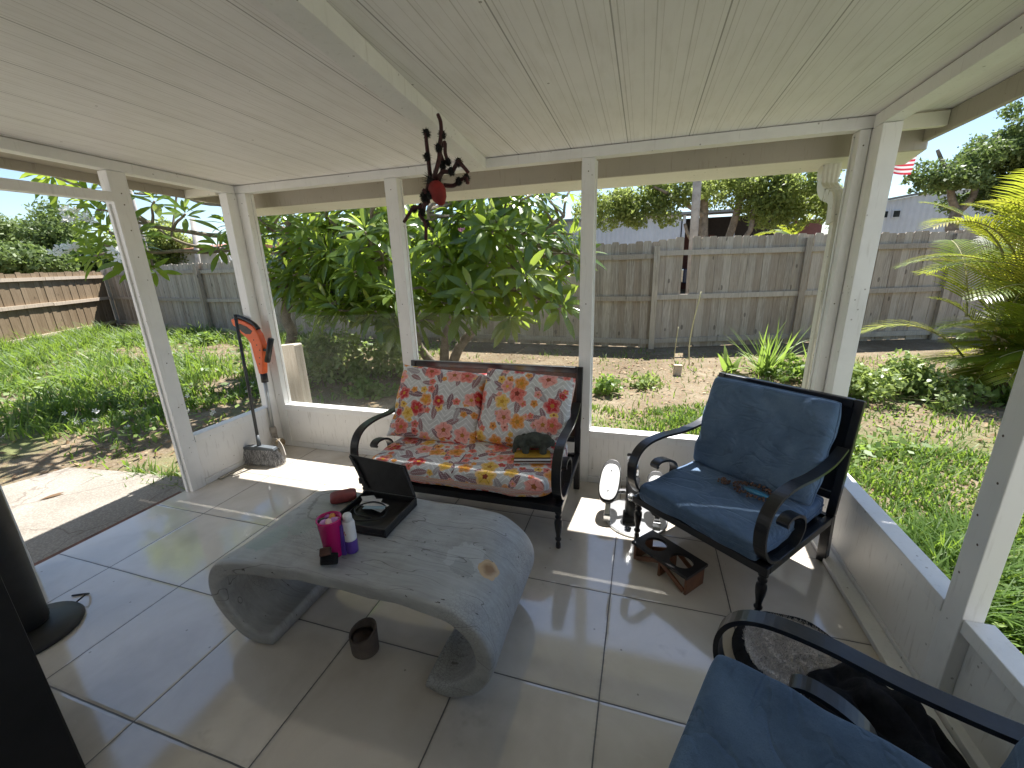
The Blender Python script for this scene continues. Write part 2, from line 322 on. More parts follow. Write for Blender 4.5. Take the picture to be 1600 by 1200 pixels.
def m_floral():
    g = G('floral_print_fabric'); uv = g.coord('UV')
    x, y, _ = g.sep(uv)
    # grey ground with white chevron lines
    zz = g.math('ABSOLUTE', g.math('SUBTRACT', g.math('FRACT', g.math('MULTIPLY', x, 11)), .5)); s = g.math('FRACT', g.math('ADD', g.math('MULTIPLY', y, 30), g.math('MULTIPLY', zz, 2.7)))
    k = g.mix(g.math('LESS_THAN', s, .22), g.ramp(g.noise(uv, 30, 4), [(.3, (.55, .55, .55)), (.7, (.70, .70, .69))]), (.80, .80, .80))
    def layer(k, sc, off, kind, cols, R0, dens):
        p = g.map(uv, (sc, sc, sc), (off, off*1.7, 0)); n = g.voro(p, 1, dim='2D', rnd=.8, out=None); pos = n.outputs['Position']; cr = g.sep(n.outputs['Color'])
        lx, ly, _ = g.sep(g.vmath('SUBTRACT', p, pos)); ang0 = g.math('MULTIPLY', cr[1], 6.283)
        r = g.math('SQRT', g.math('ADD', g.math('MULTIPLY', lx, lx), g.math('MULTIPLY', ly, ly))); th = g.math('ADD', g.math('ARCTAN2', ly, lx), ang0)
        on = g.math('LESS_THAN', cr[2], dens); c = g.ramp(cr[0], cols, 'CONSTANT')
        if kind == 'flower':
            Rr = g.math('MULTIPLY', g.math('ADD', .75, g.math('MULTIPLY', cr[1], .45)), R0); lobe = g.math('ADD', .76, g.math('MULTIPLY', g.math('ABSOLUTE', g.math('COSINE', g.math('MULTIPLY', th, 2.5))), .30))
            q = g.math('DIVIDE', r, g.math('MULTIPLY', Rr, lobe)); inside = g.math('LESS_THAN', q, 1.0)
            vein = g.math('ABSOLUTE', g.math('SINE', g.math('MULTIPLY', th, 2.5))); wob = g.noise(p, 8, 3)
            c = g.mix(g.math('MULTIPLY', g.mr(q, .65, 1.0), .45), c, (.92, .66, .58)); c = g.mix(g.math('MULTIPLY', g.math('LESS_THAN', vein, .18), g.math('MULTIPLY', g.math('LESS_THAN', q, .75), .6)), c, g.mix(.6, c, (.22, .01, .01)))
            c = g.mix(g.math('MULTIPLY', g.mr(wob, .5, .7), .35), c, (.95, .70, .6)); c = g.mix(g.math('LESS_THAN', q, .26), c, g.mix(cr[1], (.75, .42, .05), (.22, .03, .03)))
        else:
            ca, sa = g.math('COSINE', ang0), g.math('SINE', ang0); a = g.math('ADD', g.math('MULTIPLY', lx, ca), g.math('MULTIPLY', ly, sa)); b = g.math('SUBTRACT', g.math('MULTIPLY', ly, ca), g.math('MULTIPLY', lx, sa))
            q = g.math('ADD', g.math('POWER', g.math('DIVIDE', a, R0), 2.0), g.math('POWER', g.math('ABSOLUTE', g.math('DIVIDE', b, R0*.33)), 1.3)); inside = g.math('LESS_THAN', q, 1.0)
            ribs = g.math('LESS_THAN', g.math('FRACT', g.math('MULTIPLY', g.math('ADD', a, g.math('ABSOLUTE', b)), 9)), .22); mid = g.math('LESS_THAN', g.math('ABSOLUTE', b), .016)
            c = g.mix(g.math('MULTIPLY', g.math('MAXIMUM', ribs, mid), .55), c, (.72, .66, .66))
        return g.mix(g.math('MULTIPLY', inside, on), k, c)
    LV = [(0, (.21, .10, .12)), (.3, (.30, .16, .17)), (.55, (.38, .34, .35)), (.8, (.24, .12, .15))]
    FL = [(0, (.52, .035, .045)), (.2, (.72, .17, .14)), (.45, (.74, .30, .05)), (.62, (.78, .50, .09)), (.78, (.80, .33, .29))]
    k = layer(k, 8.6, 3.1, 'leaf', LV, .50, .85); k = layer(k, 10.0, 8.3, 'leaf', LV, .46, .6)
    k = layer(k, 17.0, 5.7, 'flower', FL, .40, .45); k = layer(k, 8.2, 1.9, 'flower', FL, .42, .82)
    co = g.coord(); g.bump(g.math('ADD', g.noise(co, 9, 4, .6), g.math('MULTIPLY', g.noise(co, 300, 2), .1)), .35, .014); return g.fin(k, .8, 0, .2)
M['floral'] = m_floral()
def m_table():
    g = G('weathered_grey_driftwood_finish'); co = g.coord(); x, y, z = g.sep(co)
    gr = g.noise(g.map(co, (1.5, 16, 6)), 3.2, 7, .65, .8); n = g.noise(co, 4, 6, .6)
    k = g.ramp(gr, [(.28, (.29, .295, .30)), (.5, (.355, .365, .37)), (.72, (.42, .435, .44))]); k = g.mix(g.math('MULTIPLY', g.mr(n, .48, .72), .6), k, (.50, .52, .53)); k = g.mix(g.math('MULTIPLY', g.mr(g.noise(g.vmath('ADD', co, (4, 1, 2)), 2.6, 6, .7), .52, .72), .6), k, (.185, .18, .17))
    w = g.vmath('ADD', co, g.scl(g.noise(co, 9, 4), .06))
    ck = g.voro(g.vmath('ADD', g.map(co, (70, 110, 85)), g.scl(g.noise(co, 30, 3), 1.5)), 1.0, 'DISTANCE_TO_EDGE'); ckm = g.math('MULTIPLY', g.mr(ck, .10, .02), g.mr(g.noise(co, 3.5, 5), .46, .66)); k = g.mix(g.math('MULTIPLY', ckm, .5), k, (.12, .115, .11))
    def spot(k, c, r, cc, f=.9, ns=14):
        d = g.vmath('DISTANCE', co, c); d = g.math('ADD', d, g.math('MULTIPLY', g.math('SUBTRACT', g.noise(co, ns, 4), .5), r*1.1)); return g.mix(g.math('MULTIPLY', g.math('LESS_THAN', d, r), f), k, cc), d
    k, _ = spot(k, (.41, -.03, .38), .075, (.50, .53, .55), .45, 30); k, _ = spot(k, (.42, -.085, .37), .05, (.24, .255, .26), .5, 45)
    k, d = spot(k, (.508, -.045, .365), .040, (.52, .37, .22), 1, 22); k = g.mix(g.math('MULTIPLY', g.mr(d, .030, .012), .9), k, (.26, .14, .06))
    k, _ = spot(k, (-.43, -.13, .4), .085, (.27, .36, .34), .55, 26); k, _ = spot(k, (-.33, -.05, .4), .05, (.27, .35, .33), .4, 26)
    rg = g.math('SINE', g.math('MULTIPLY', g.vmath('DISTANCE', w, (-.27, .2, .7)), 150)); k = g.mix(g.math('MULTIPLY', g.mr(rg, .7, 1.0), g.math('MULTIPLY', g.math('LESS_THAN', g.vmath('DISTANCE', co, (-.27, .18, .4)), .22), .5)), k, (.09, .085, .075))
    st = g.math('LESS_THAN', g.math('ABSOLUTE', g.math('SUBTRACT', g.noise(g.map(co, (1.0, 7, 3)), 1.6, 2, .5), .5)), .0025); k = g.mix(g.math('MULTIPLY', st, .6), k, (.06, .05, .045))
    sp = g.voro(g.vmath('ADD', g.map(co, (9, 30, 9)), g.scl(g.noise(co, 25, 4), 1.2)), 1.0); k = g.mix(g.math('LESS_THAN', sp, .075), k, (.06, .055, .05))
    g.bump(g.math('ADD', g.math('MULTIPLY', gr, .8), g.math('MULTIPLY', ckm, -.8)), .22, .004); return g.fin(k, g.math('ADD', .26, g.math('MULTIPLY', n, .3)), 0, .5)
M['table'] = m_table()
def leafmat(name, stops, trans, f=.42, rough=.42, spec=.45):
    g = G(name); v = g.attr(); co = g.coord(); k = g.ramp(g.math('ADD', v, g.math('MULTIPLY', g.math('SUBTRACT', g.noise(co, 7, 3), .5), .25)), stops); g.fin(k, rough, 0, spec)
    return g.translucent(g.mix(.2, trans, k, 'MIX'), f)
M['plumeria'] = leafmat('plumeria_leaf', [(0, (.034, .066, .015)), (.5, (.082, .14, .028)), (.9, (.15, .215, .042)), (1, (.25, .27, .05))], (.48, .62, .07), .45, .22, .8)
M['grass'] = leafmat('lawn_grass', [(0, (.05, .095, .018)), (.55, (.105, .185, .034)), (.9, (.19, .26, .055)), (1, (.36, .32, .16))], (.30, .44, .05), .45, .5)
M['weed'] = leafmat('broad_weed_leaf', [(0, (.07, .125, .025)), (.6, (.14, .22, .045)), (1, (.24, .31, .10))], (.35, .5, .08), .42, .5)
M['oak'] = leafmat('oak_leaf', [(0, (.09, .125, .035)), (.6, (.18, .225, .065)), (1, (.30, .33, .11))], (.42, .50, .13), .5, .5, .3)
M['dark_tree'] = leafmat('dark_tree_leaf', [(0, (.025, .05, .014)), (.6, (.055, .095, .025)), (1, (.11, .155, .045))], (.12, .20, .04), .35, .5, .3)
M['pale_tree'] = leafmat('pale_green_leaf', [(0, (.08, .115, .035)), (.6, (.16, .215, .07)), (1, (.26, .31, .13))], (.2, .28, .07), .35, .5, .3)
M['palm'] = leafmat('areca_palm_leaf', [(0, (.06, .11, .015)), (.5, (.14, .21, .025)), (.9, (.26, .30, .035)), (1, (.38, .31, .05))], (.52, .56, .05), .42, .34)
M['shrubleaf'] = leafmat('pale_shrub_leaf', [(0, (.10, .16, .04)), (.6, (.22, .29, .09)), (1, (.36, .42, .18))], (.4, .5, .12), .42, .45)
M['bark'] = simple('grey_bark', (.23, .19, .15), .9, 0, .4, 9, .7, 25, .15)
M['cane'] = simple('palm_cane', (.30, .27, .13), .7, 0, .4, 12, .3, 30)
def petal(name, c): 
    g = G(name); g.fin(g.ramp(g.noise(g.coord(), 20, 2), [(.3, tuple(x*.85 for x in c)), (.7, c)]), .6); return g.translucent(c, .3)
M['petal_white'] = petal('white_petal', (.86, .84, .78)); M['petal_pink'] = petal('pink_petal', (.80, .30, .42))
# ------------------------------------------------------------------ the setting
GZ = -0.10; W = 3.864; HB = 2.0; HC = 2.055; SILL = .378
rng = random.Random(7); nr = np.random.RandomState(5)
def sheet(name, x0, x1, y0, y1, z, mat, nx=1, ny=1, thick=None):
    if thick: return obj(name, MB().box((x0, y0, z-thick), (x1, y1, z)), mat, bevel=.004)
    vs = [(x0+(x1-x0)*i/nx, y0+(y1-y0)*j/ny, z) for j in range(ny+1) for i in range(nx+1)]
    return obj(name, MB().add(vs, [(j*(nx+1)+i, j*(nx+1)+i+1, (j+1)*(nx+1)+i+1, (j+1)*(nx+1)+i) for j in range(ny) for i in range(nx)]), mat)
tag(sheet('ground', -300, 300, -300, 300, GZ, M['ground']), 'sandy soil of the back yard with leaf litter', 'ground', kind='structure')
tag(sheet('floor', -.075, W+.12, -3.4, .075, 0, M['tile'], thick=.16), 'cream marbled tile floor with dark grout', 'floor', kind='structure')
mb = MB(); mb.prism([(-.08, -.62), (-.36, -.60), (-1.0, -.66), (-1.50, -.72), (-1.62, -1.1), (-1.55, -3.3), (-.08, -3.3)], -.2, -.035)
tag(obj('patio_slab', mb, M['concrete'], bevel=.01), 'worn concrete slab outside the door opening', 'patio', kind='structure')
mb = MB(); mb.box((-.13, -1.59, -.034), (-.076, -.80, -.012)); 
M['rust'] = simple('rusty_door_track', (.13, .055, .03), .8, 0, .5, 15, .4)
TRACK = mb

# ------------------------------------------------------------------ the porch: one thing
porch = thing('screened_porch', 'white aluminium framed porch with ribbed ceiling, low kick panels and slim posts', 'porch', (0, 0, 0))
def pp(name, mb, mat, bevel=.003, **k): return obj(name, mb, mat, porch, bevel=bevel, **k)
SL = .03
def cz(y): return HC - SL*y
# ceiling slab (slopes up towards the house)
x0, x1, y0, y1 = -.40, W+.316, -3.4, .20
mb = MB(); mb.add([(x0,y0,cz(y0)),(x1,y0,cz(y0)),(x1,y1,cz(y1)),(x0,y1,cz(y1)),(x0,y0,cz(y0)+.08),(x1,y0,cz(y0)+.08),(x1,y1,cz(y1)+.08),(x0,y1,cz(y1)+.08)],
    [(0,3,2,1),(4,5,6,7),(0,1,5,4),(1,2,6,5),(2,3,7,6),(3,0,4,7)]); pp('ceiling_panel', mb, M['ceiling'], 0)
# centre beam
mb = MB(); pts = [((1.915, -.002), (2.075, -2.2))]
a, b = Vector((1.915, -.003, 0)), Vector((2.125, -2.4, 0)); d = (b-a).normalized(); n = Vector((-d.y, d.x, 0))*.045
vs = [];
for p in (a, b):
    zt = cz(p.y)-.002; zb = zt-.062
    for q, z in ((p-n, zb), (p+n, zb), (p+n, zt), (p-n, zt)): vs.append((q.x, q.y, z))
mb.add(vs, [(0,1,2,3),(7,6,5,4),(4,5,1,0),(5,6,2,1),(6,7,3,2),(7,4,0,3)]); pp('ceiling_beam', mb, M['white'])
# header beams
pp('header_beam', MB().box((-.075, 0, HB), (W+.075, .075, HC-.004)), M['white'])
def slope_beam(x0, x1, ya, yb, drop=.055):
    vs = []
    for y in (ya, yb):
        zt = cz(y)-.004; vs += [(x0, y, zt-drop), (x1, y, zt-drop), (x1, y, zt), (x0, y, zt)]
    return MB().add(vs, [(0,1,2,3),(7,6,5,4),(4,5,1,0),(5,6,2,1),(6,7,3,2),(7,4,0,3)])
pp('header_beam', slope_beam(-.075, 0, -3.38, -.003), M['white'])
pp('header_beam', slope_beam(W, W+.075, -3.38, -.003), M['white'])
def post(a, b, mat=None): return pp('post', MB().box(a, b), mat or M['white'])
PZ = HB-.002
# front wall posts; screen spline grooves are thin proud strips
def fpost(xa, xb):
    p = post((xa, 0, 0), (xb, .075, PZ)); 
    obj('screen_bead', MB().box((xa-.007, .045, SILL), (xa-.0005, .06, PZ-.01)).box((xb+.0005, .045, SILL), (xb+.007, .06, PZ-.01)), M['white'], p)
    for z in (.46, 1.2, 1.93): obj('screw', MB().add(*screws([(xa+(xb-xa)*.5, -.001, z)])), M['screw'], p)
    return p
def screws(ps, r=.0035, ax='y'):
    vs = []; fs = []
    for p in ps:
        n = len(vs)
        for k in range(8):
            a = 2*math.pi*k/8; vs.append((p[0]+r*math.cos(a), p[1], p[2]+r*math.sin(a)) if ax == 'y' else (p[0], p[1]+r*math.cos(a), p[2]+r*math.sin(a)))
        fs.append(tuple(range(n, n+8)) if ax == 'x' else tuple(range(n+7, n-1, -1)))
    return vs, fs
M['screw'] = simple('rusty_screw', (.10, .07, .05), .6)
fpost(1.253, 1.345); fpost(2.527, 2.602)
fpost(0.002, .085); fpost(W-.047, W-.002)
post((-.075, -.076, 0), (-.0005, .075, HB-.004)); post((W+.0005, -.095, 0), (W+.075, .075, HB-.004))
# left wall: door posts, transom, kick panel
for ya, yb in ((-.795, -.700), (-1.69, -1.598), (-2.75, -2.66)):
    p = post((-.075, ya, -.03), (0, yb, cz(yb)-.06))
    for z in (1.84, 1.9, 1.7, 1.55, .9, .6): obj('screw', MB().add(*screws([(.0012, (ya+yb)/2, z)], .004, 'x')), M['screw'], p)
    obj('door_stop', MB().box((-.055, yb+.0005, .0), (-.035, yb+.010, 1.84)).box((-.055, ya-.010, .0), (-.035, ya-.0005, 1.84)), M['white'], p)
pp('door_header', MB().box((-.06, -1.597, 1.853), (.004, -.796, 1.903)), M['white'])
pp('door_track', TRACK, M['rust'], .002)
def kick_x(x0, x1, xin, ya, yb, side):
    pp('kick_panel', MB().box((x0, ya, .045), (x1, yb, SILL-.05)), M['kick'])
    pp('bottom_rail', MB().box((min(x0, xin), ya, .0), (max(x1, xin), yb, .044)), M['white'])
    pp('sill', MB().box((min(x0, xin)-.002, ya, SILL-.049), (max(x1, xin)+.002, yb, SILL)), M['white'])
kick_x(-.07, -.006, 0, -.699, -.077, -1)
kick_x(W+.004, W+.07, W, -1.136, -.096, 1)
kick_x(W+.035, W+.075, W+.006, -3.38, -1.218, 1)
kick_x(-.07, -.006, 0, -2.659, -1.691, -1); kick_x(-.07, -.006, 0, -3.38, -2.751, -1)
pp('baseboard', MB().box((W-.062, -1.9, .001), (W-.001, -.01, .026)), M['white'])
pp('baseboard', MB().box((W-.05, -3.2, .001), (W+.009, -1.93, .026)), M['white'])
pr = post((W, -1.217, 0), (W+.054, -1.137, cz(-1.2)-.06))
for i, z in enumerate((.5, .62, .7, .82, .95, 1.1, 1.3, 1.5)): obj('screw', MB().add(screws([(W-.0012, -1.16-.03*(i % 2), z)], .004, 'x')[0], [tuple(range(7, -1, -1))]), M['screw'], pr)
post((W, -2.45, 0), (W+.10, -2.37, cz(-2.4)-.06))
for xa, xb in ((.086, 1.252), (1.346, 2.526), (2.603, W-.048)):
    pp('kick_panel', MB().box((xa, .008, .045), (xb, .07, SILL-.05)), M['kick'])
    pp('bottom_rail', MB().box((xa, .0, .0), (xb, .075, .044)), M['white'])
    pp('sill', MB().box((xa, -.003, SILL-.049), (xb, .078, SILL)), M['white'])
# gutter, fascia, eave boards
pp('fascia', MB().box((-.36, .201, 1.925), (W+.312, .222, 2.05)), M['fascia'])
gy = [(.223, 1.93), (.40, 1.895), (.47, 1.905), (.475, 1.99), (.50, 2.03), (.493, 2.034), (.468, 1.995), (.463, 1.912), (.40, 1.902), (.229, 1.937), (.229, 2.03), (.223, 2.03)]
mb = MB(); MX = Matrix(((0, 0, 1, 0), (1, 0, 0, 0), (0, 1, 0, 0), (0, 0, 0, 1))); mb.prism(gy, -.42, W+.325, MX)
gut = pp('gutter', mb, M['gutter'], 0)
obj('end_cap', MB().prism([(.2235, 1.9375), (.40, 1.9025), (.462, 1.9125), (.467, 1.99), (.47, 2.03), (.2235, 2.03)], W+.315, W+.324, MX), M['gutter'], gut)
pp('eave_board', slope_beam(-.402, -.375, -3.38, .20, .07), M['fascia'])
pp('eave_board', slope_beam(W+.290, W+.317, -3.38, .20, .085), M['fascia'])
pp('eave_board', slope_beam(-.374, -.25, -3.38, .20, .018), M['fascia'])
pp('outrigger', MB().box((W+.077, .02, 1.985), (W+.289, .055, 2.045)), M['gutter'])
pp('outrigger', MB().box((-.374, -.10, 1.985), (-.077, -.06, 2.045)), M['gutter'])
# downspout: ribbed rectangular pipe
def ribbed(path, w, d, ribs=4):
    path = [Vector(p) for p in path]; mb = MB(); prev = Vector((0, 0, 0)); sec = []
    for k in range(ribs*2+1):
        sec.append((-w/2+w*k/(ribs*2), -d/2-(.004 if k % 2 else 0)))
    sec += [(w/2, d/2), (-w/2, d/2)]; n = len(sec); vs = []
    for i, p in enumerate(path):
        t = (path[min(i+1, len(path)-1)]-path[max(i-1, 0)]).normalized(); X = Vector((1, 0, 0)); X = (X-t*X.dot(t)).normalized(); Y = X.cross(t).normalized()*-1
        if Y.y < 0 and abs(t.z) > .3: Y = -Y
        vs += [p + X*a + Y*b for a, b in sec]
    fs = [tuple(range(n)), tuple(range(len(vs)-1, len(vs)-n-1, -1))]
    for i in range(len(path)-1):
        for k in range(n): fs.append((i*n+k, i*n+(k+1) % n, (i+1)*n+(k+1) % n, (i+1)*n+k))
    return mb.add(vs, fs)
DX = 3.828
ds = pp('downspout', ribbed([(DX, .118, 1.62), (DX, .118, .35), (DX, .118, -.05)], .046, .05, 3), M['gutter'], 0)
obj('elbow', ribbed(spline([(DX, .335, 1.905), (DX, .335, 1.85), (DX, .325, 1.80), (DX, .25, 1.755), (DX, .17, 1.735), (DX, .13, 1.70), (DX, .118, 1.60)], 4), .078, .060, 4), M['gutter'], ds)
obj('outlet', ribbed([(DX, .34, 1.925), (DX, .34, 1.845)], .086, .070, 4), M['gutter'], ds)
for z in (1.0, 1.55): obj('strap', MB().box((DX-.026, .086, z), (DX+.026, .088, z+.03)), M['gutter'], ds)
# hazy plastic sheets fixed over the lower part of the two left front bays
def m_film():
    g = G('dusty_clear_plastic_sheet'); co = g.coord(); n = g.noise(co, 1.6, 6, .65); tr = g.new('ShaderNodeBsdfTransparent'); tr.inputs[0].default_value = (.97, .97, .96, 1)
    g.fin((.62, .61, .58), .35, 0, .3); mx = g.new('ShaderNodeMixShader'); g.put(mx.inputs[0], g.mr(n, .3, .75, .02, .08)); g.l.new(tr.outputs[0], mx.inputs[1]); g.l.new(g.b.outputs[0], mx.inputs[2]); g.l.new(mx.outputs[0], g.out.inputs[0]); return g.m
M['film'] = m_film()
for xa, xb, zt in ((.086, 1.252, 1.12), (1.346, 2.526, 1.125)):
    n = 16; vs = []; 
    for i in range(n+1):
        x = xa+(xb-xa)*i/n; z = zt + .010*math.sin(i*.45+1)
        vs += [(x, .060, SILL+.001), (x, .060, z)]
    fs = [(2*i, 2*i+2, 2*i+3, 2*i+1) for i in range(n)]
    f = obj('plastic_sheet', MB().add(vs, fs), M['film'], porch)
    so = f.modifiers.new('thick', 'SOLIDIFY'); so.thickness = .0012
# house wall behind
M['stucco'] = simple('house_stucco', (.66, .645, .62), .8, 0, .1, 6, .3, 60)
tag(obj('house_wall', MB().box((-4, -3.7, -.1), (8, -3.41, 2.6)), M['stucco']), 'plain stucco house wall behind the porch', 'wall')

# ------------------------------------------------------------------ fences
def fence(name, label, pts, zb, zt, pw, mat, railmat, postmat, rails, side, gaps=(), railw=.04, postat=(), dog=True, seed=1, jit=.02):
    "pts polyline; pickets on the far side, rails and posts on the near side (side = +1: left normal is far)"
    rg = random.Random(seed); P = [Vector((x, y, 0)) for x, y in pts]
    t = thing(name, label, 'fence', (P[0].x, P[0].y, GZ)); mb = MB(); mb.att = []
    L = 0
    for i in range(len(P)-1):
        d = (P[i+1]-P[i]); ln = d.length; d.normalize(); nn = Vector((-d.y, d.x, 0))*side; s = 0
        while s < ln:
            w = pw*rg.uniform(.94, 1.04); 
            cut = any(a < L+s < b for a, b in gaps)
            if True:
                c = P[i]+d*(s+w/2); h = (.80 if cut else zt) + rg.uniform(-jit, jit) + .02*math.sin((L+s)*.9); lean = rg.uniform(-.006, .006); th = .016; hw = w/2+.0015
                out = [(-hw, zb+rg.uniform(-.02, .02)), (hw, zb+rg.uniform(-.02, .02)), (hw+lean, h-.026), (hw-.020+lean, h), (-hw+.020+lean, h), (-hw+lean, h-.026)]
                MM = Matrix(((d.x, nn.x, 0, c.x), (d.y, nn.y, 0, c.y), (0, 0, 1, 0), (0, 0, 0, 1))); o2 = .004*(-1)**int(round((L+s)/pw)) + rg.uniform(-.003, .003)
                vs = [(x, o2, z) for x, z in out] + [(x, o2+th, z) for x, z in out]
                fs = [(5,4,3,2,1,0), (6,7,8,9,10,11)] + [(k, (k+1) % 6, (k+1) % 6+6, k+6) for k in range(6)]
                mb.add(vs, fs, MM); mb.att += [rg.random()]*12
            s += w+rg.uniform(.0, .004)
        L += ln
    obj('picket_boards', mb, mat, t, world=True)
    for zr in rails:
        for i in range(len(P)-1):
            d = (P[i+1]-P[i]).normalized(); nn = Vector((-d.y, d.x, 0))*side; a, b = P[i]-nn*.028, P[i+1]-nn*.028
            mb = MB(); k = max(1, int((b-a).length/2.4)); mb.att = []
            for q in range(k):
                u, v = a.lerp(b, q/k), a.lerp(b, (q+1)/k-.002); e = rg.uniform(-.012, .012)
                mb.bar((u.x, u.y, zr+e), (v.x, v.y, zr+rg.uniform(-.012, .012)), railw, .085); mb.att += [rg.random()]*8
            obj('rail', mb, railmat, t, world=True)
    for (x, y) in postat:
        mb = MB(); mb.box((x-.045, y-.045, GZ-.02), (x+.045, y+.045, zt-.06)); mb.att = [rg.random()]*8; obj('post', mb, postmat, t, world=True)
    return t
def pts_on(a, b, n): return [(a[0]+(b[0]-a[0])*k/n, a[1]+(b[1]-a[1])*k/n) for k in range(1, n)]
CA, CB, CC, CD = (-13.6, 6.75), (-8, 5.62), (3.1, 5.33), (9.8, 7.55)
fence('wooden_fence', 'long weathered grey picket fence behind the plumeria, left of the tall grey post', [CA, CB, CC], -.10, 1.73, .135, M['fence'], M['rail'], M['fence'], (1.50, .78, .02), 1,
      postat=[(CA[0]+2.8*k, 5.55-.0*k+(6.75-5.62)*(1-k/2) if k < 2 else 5.52-.026*(k-2)*1.02) for k in range(0, 6)] + [(3.08, 5.255)], seed=3)
fence('wooden_fence', 'weathered grey picket fence with one narrow gap, right of the tall grey post', [CC, CD], -.10, 1.79, .142, M['fence'], M['rail'], M['fence'], (1.54, .80, .03), 1,
      gaps=((.30, .45),), postat=[(5.55, 6.07), (8.0, 6.88)], seed=4)
fence('wooden_fence', 'newer brown board fence with pale rails closing the left side of the yard', [(-8.2, -1.6), (-13.55, 6.6)], -.10, 1.60, .15, M['fence_new'], M['rail_new'], M['fence_new'], (1.44, .78, .03), 1,
      railw=.06, postat=[(-10.9, 2.62)], seed=5)
def loose_post():
    mb = MB(); mb.att = []
    out = [(-.115, GZ), (.115, GZ), (.108, .835), (.095, .845), (-.10, .825), (-.11, .815)]
    MM = Matrix(((1, 0, 0, -.02), (0, 0, 1, .20), (0, 1, 0, 0), (0, 0, 0, 1))); mb.prism(out, .0, .09, MM); mb.att = [.1]*len(mb.v)
    return tag(obj('timber_post', mb, M['rail'], bevel=.006), 'short thick weathered timber board standing outside the left front corner post', 'post')
loose_post()
mb = MB(); mb.box((-.05, -.03, 0), (.05, .03, .13)).box((-.056, -.036, .13), (.056, .036, .145)); M['brick'] = simple('tan_block', (.46, .38, .28), .9, 0, .2, 20, .4)
b = obj('brick', mb, M['brick'], bevel=.004); b.location = (3.40, 3.42, GZ); b.rotation_euler = (0, .04, .2); tag(b, 'small tan block standing on bare soil in front of the fence', 'brick')

# ------------------------------------------------------------------ buildings beyond the fence
def m_corr(name, c):
    g = G(name); co = g.coord(); x, y, z = g.sep(co); w = g.math('SINE', g.math('MULTIPLY', x, 31)); n = g.noise(co, .8, 5, .6); g.bump(w, .6, .02)
    return g.fin(g.mix(g.mr(n, .4, .7), c, tuple(v*.85 for v in c)), .5, 0, .4)
M['corr'] = m_corr('white_corrugated_metal', (.66, .70, .76)); M['roofmetal'] = simple('grey_metal_roof', (.22, .23, .23), .5)
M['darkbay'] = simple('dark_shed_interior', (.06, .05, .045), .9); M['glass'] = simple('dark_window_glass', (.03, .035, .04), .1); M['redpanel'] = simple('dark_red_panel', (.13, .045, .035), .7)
wh = thing('warehouse', 'long white corrugated metal building with an open dark bay, standing beyond the fence', 'building', (6, 18, GZ))
def wp(n, mb, m, par=None, **k):
    return obj(n, mb, m, wh, world=True, **k) if par is None else obj(n, MBshift(mb, wh.location), m, par, **k)
def MBshift(mb, L): mb.v = [(x-L.x, y-L.y, z-L.z) for x, y, z in mb.v]; return mb
wp('wall', MB().box((-1.5, 18, GZ), (4.3, 18.2, 3.25)).box((-1.5, 18.2, GZ), (-1.3, 26, 3.25)), M['corr'])
wp('wall', MB().box((10.4, 18, GZ), (24, 18.2, 3.18)).add([(10.4, 18, 3.18), (24, 18, 3.18), (24, 18, 4.0), (13.0, 18, 3.55), (10.4, 18.2, 3.18), (24, 18.2, 3.18), (24, 18.2, 4.0), (13.0, 18.2, 3.55)], [(0,1,2,3),(7,6,5,4),(0,3,7,4),(3,2,6,7),(2,1,5,6)]), M['corr'])
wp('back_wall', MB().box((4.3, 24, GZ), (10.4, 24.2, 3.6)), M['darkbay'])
wp('side_panel', MB().box((9.0, 20.5, GZ), (10.39, 20.7, 3.0)), M['redpanel']); wp('side_panel', MB().box((4.4, 22, GZ), (6.2, 22.2, 2.6)), M['redpanel'])
rf = wp('roof', MB().add([(-2, 17.7, 3.27), (10.4, 17.7, 3.27), (10.4, 26, 3.9), (-2, 26, 3.9), (-2, 17.7, 3.37), (10.4, 17.7, 3.37), (10.4, 26, 4.0), (-2, 26, 4.0)], [(0,3,2,1),(4,5,6,7),(0,1,5,4),(1,2,6,5),(2,3,7,6),(3,0,4,7)]), M['roofmetal'])
wp('roof_trim', MB().bar((10.41, 17.95, 3.22), (13.0, 17.95, 3.60), .1, .08).bar((13.0, 17.95, 3.60), (24, 17.95, 4.05), .1, .08), M['roofmetal'])
for xa in (11.42, 11.80): 
    w = wp('window', MB().box((xa, 17.96, 2.72), (xa+.26, 17.998, 3.0)), M['corr']); wp('pane', MB().box((xa+.03, 17.952, 2.75), (xa+.23, 17.959, 2.97)), M['glass'], w)
for x in (4.35, 6.3, 8.4): wp('column', MB().box((x, 17.9, GZ), (x+.12, 18.02, 3.26)), M['corr'])
# pickup parked in the bay
tr = thing('pickup_truck', 'dark blue pickup truck parked in the open bay of the white building', 'truck', (7.0, 19.6, GZ)); M['truck'] = simple('dark_blue_car_paint', (.03, .045, .09), .25); M['tyre'] = simple('black_rubber', (.015, .015, .015), .8)
body = obj('body', MB().prism([(-2.4, .45), (2.4, .45), (2.45, .95), (1.2, 1.05), (.9, 1.75), (-.6, 1.78), (-.75, 1.1), (-2.4, 1.1)], -.85, .85, Matrix(((1,0,0,0),(0,0,1,0),(0,1,0,0),(0,0,0,1)))), M['truck'], tr, bevel=.06)
obj('window', MB().box((-.5, -.87, 1.15), (.85, -.852, 1.65)), M['glass'], tr)
for x in (-1.5, 1.5):
    for y in (-.8, .8): obj('wheel', MB().lathe([(.2, -.1), (.36, -.1), (.36, .1), (.2, .1)], 18, Matrix.Translation((x, y, .36)) @ Matrix.Rotation(math.pi/2, 4, 'X')), M['tyre'], tr)
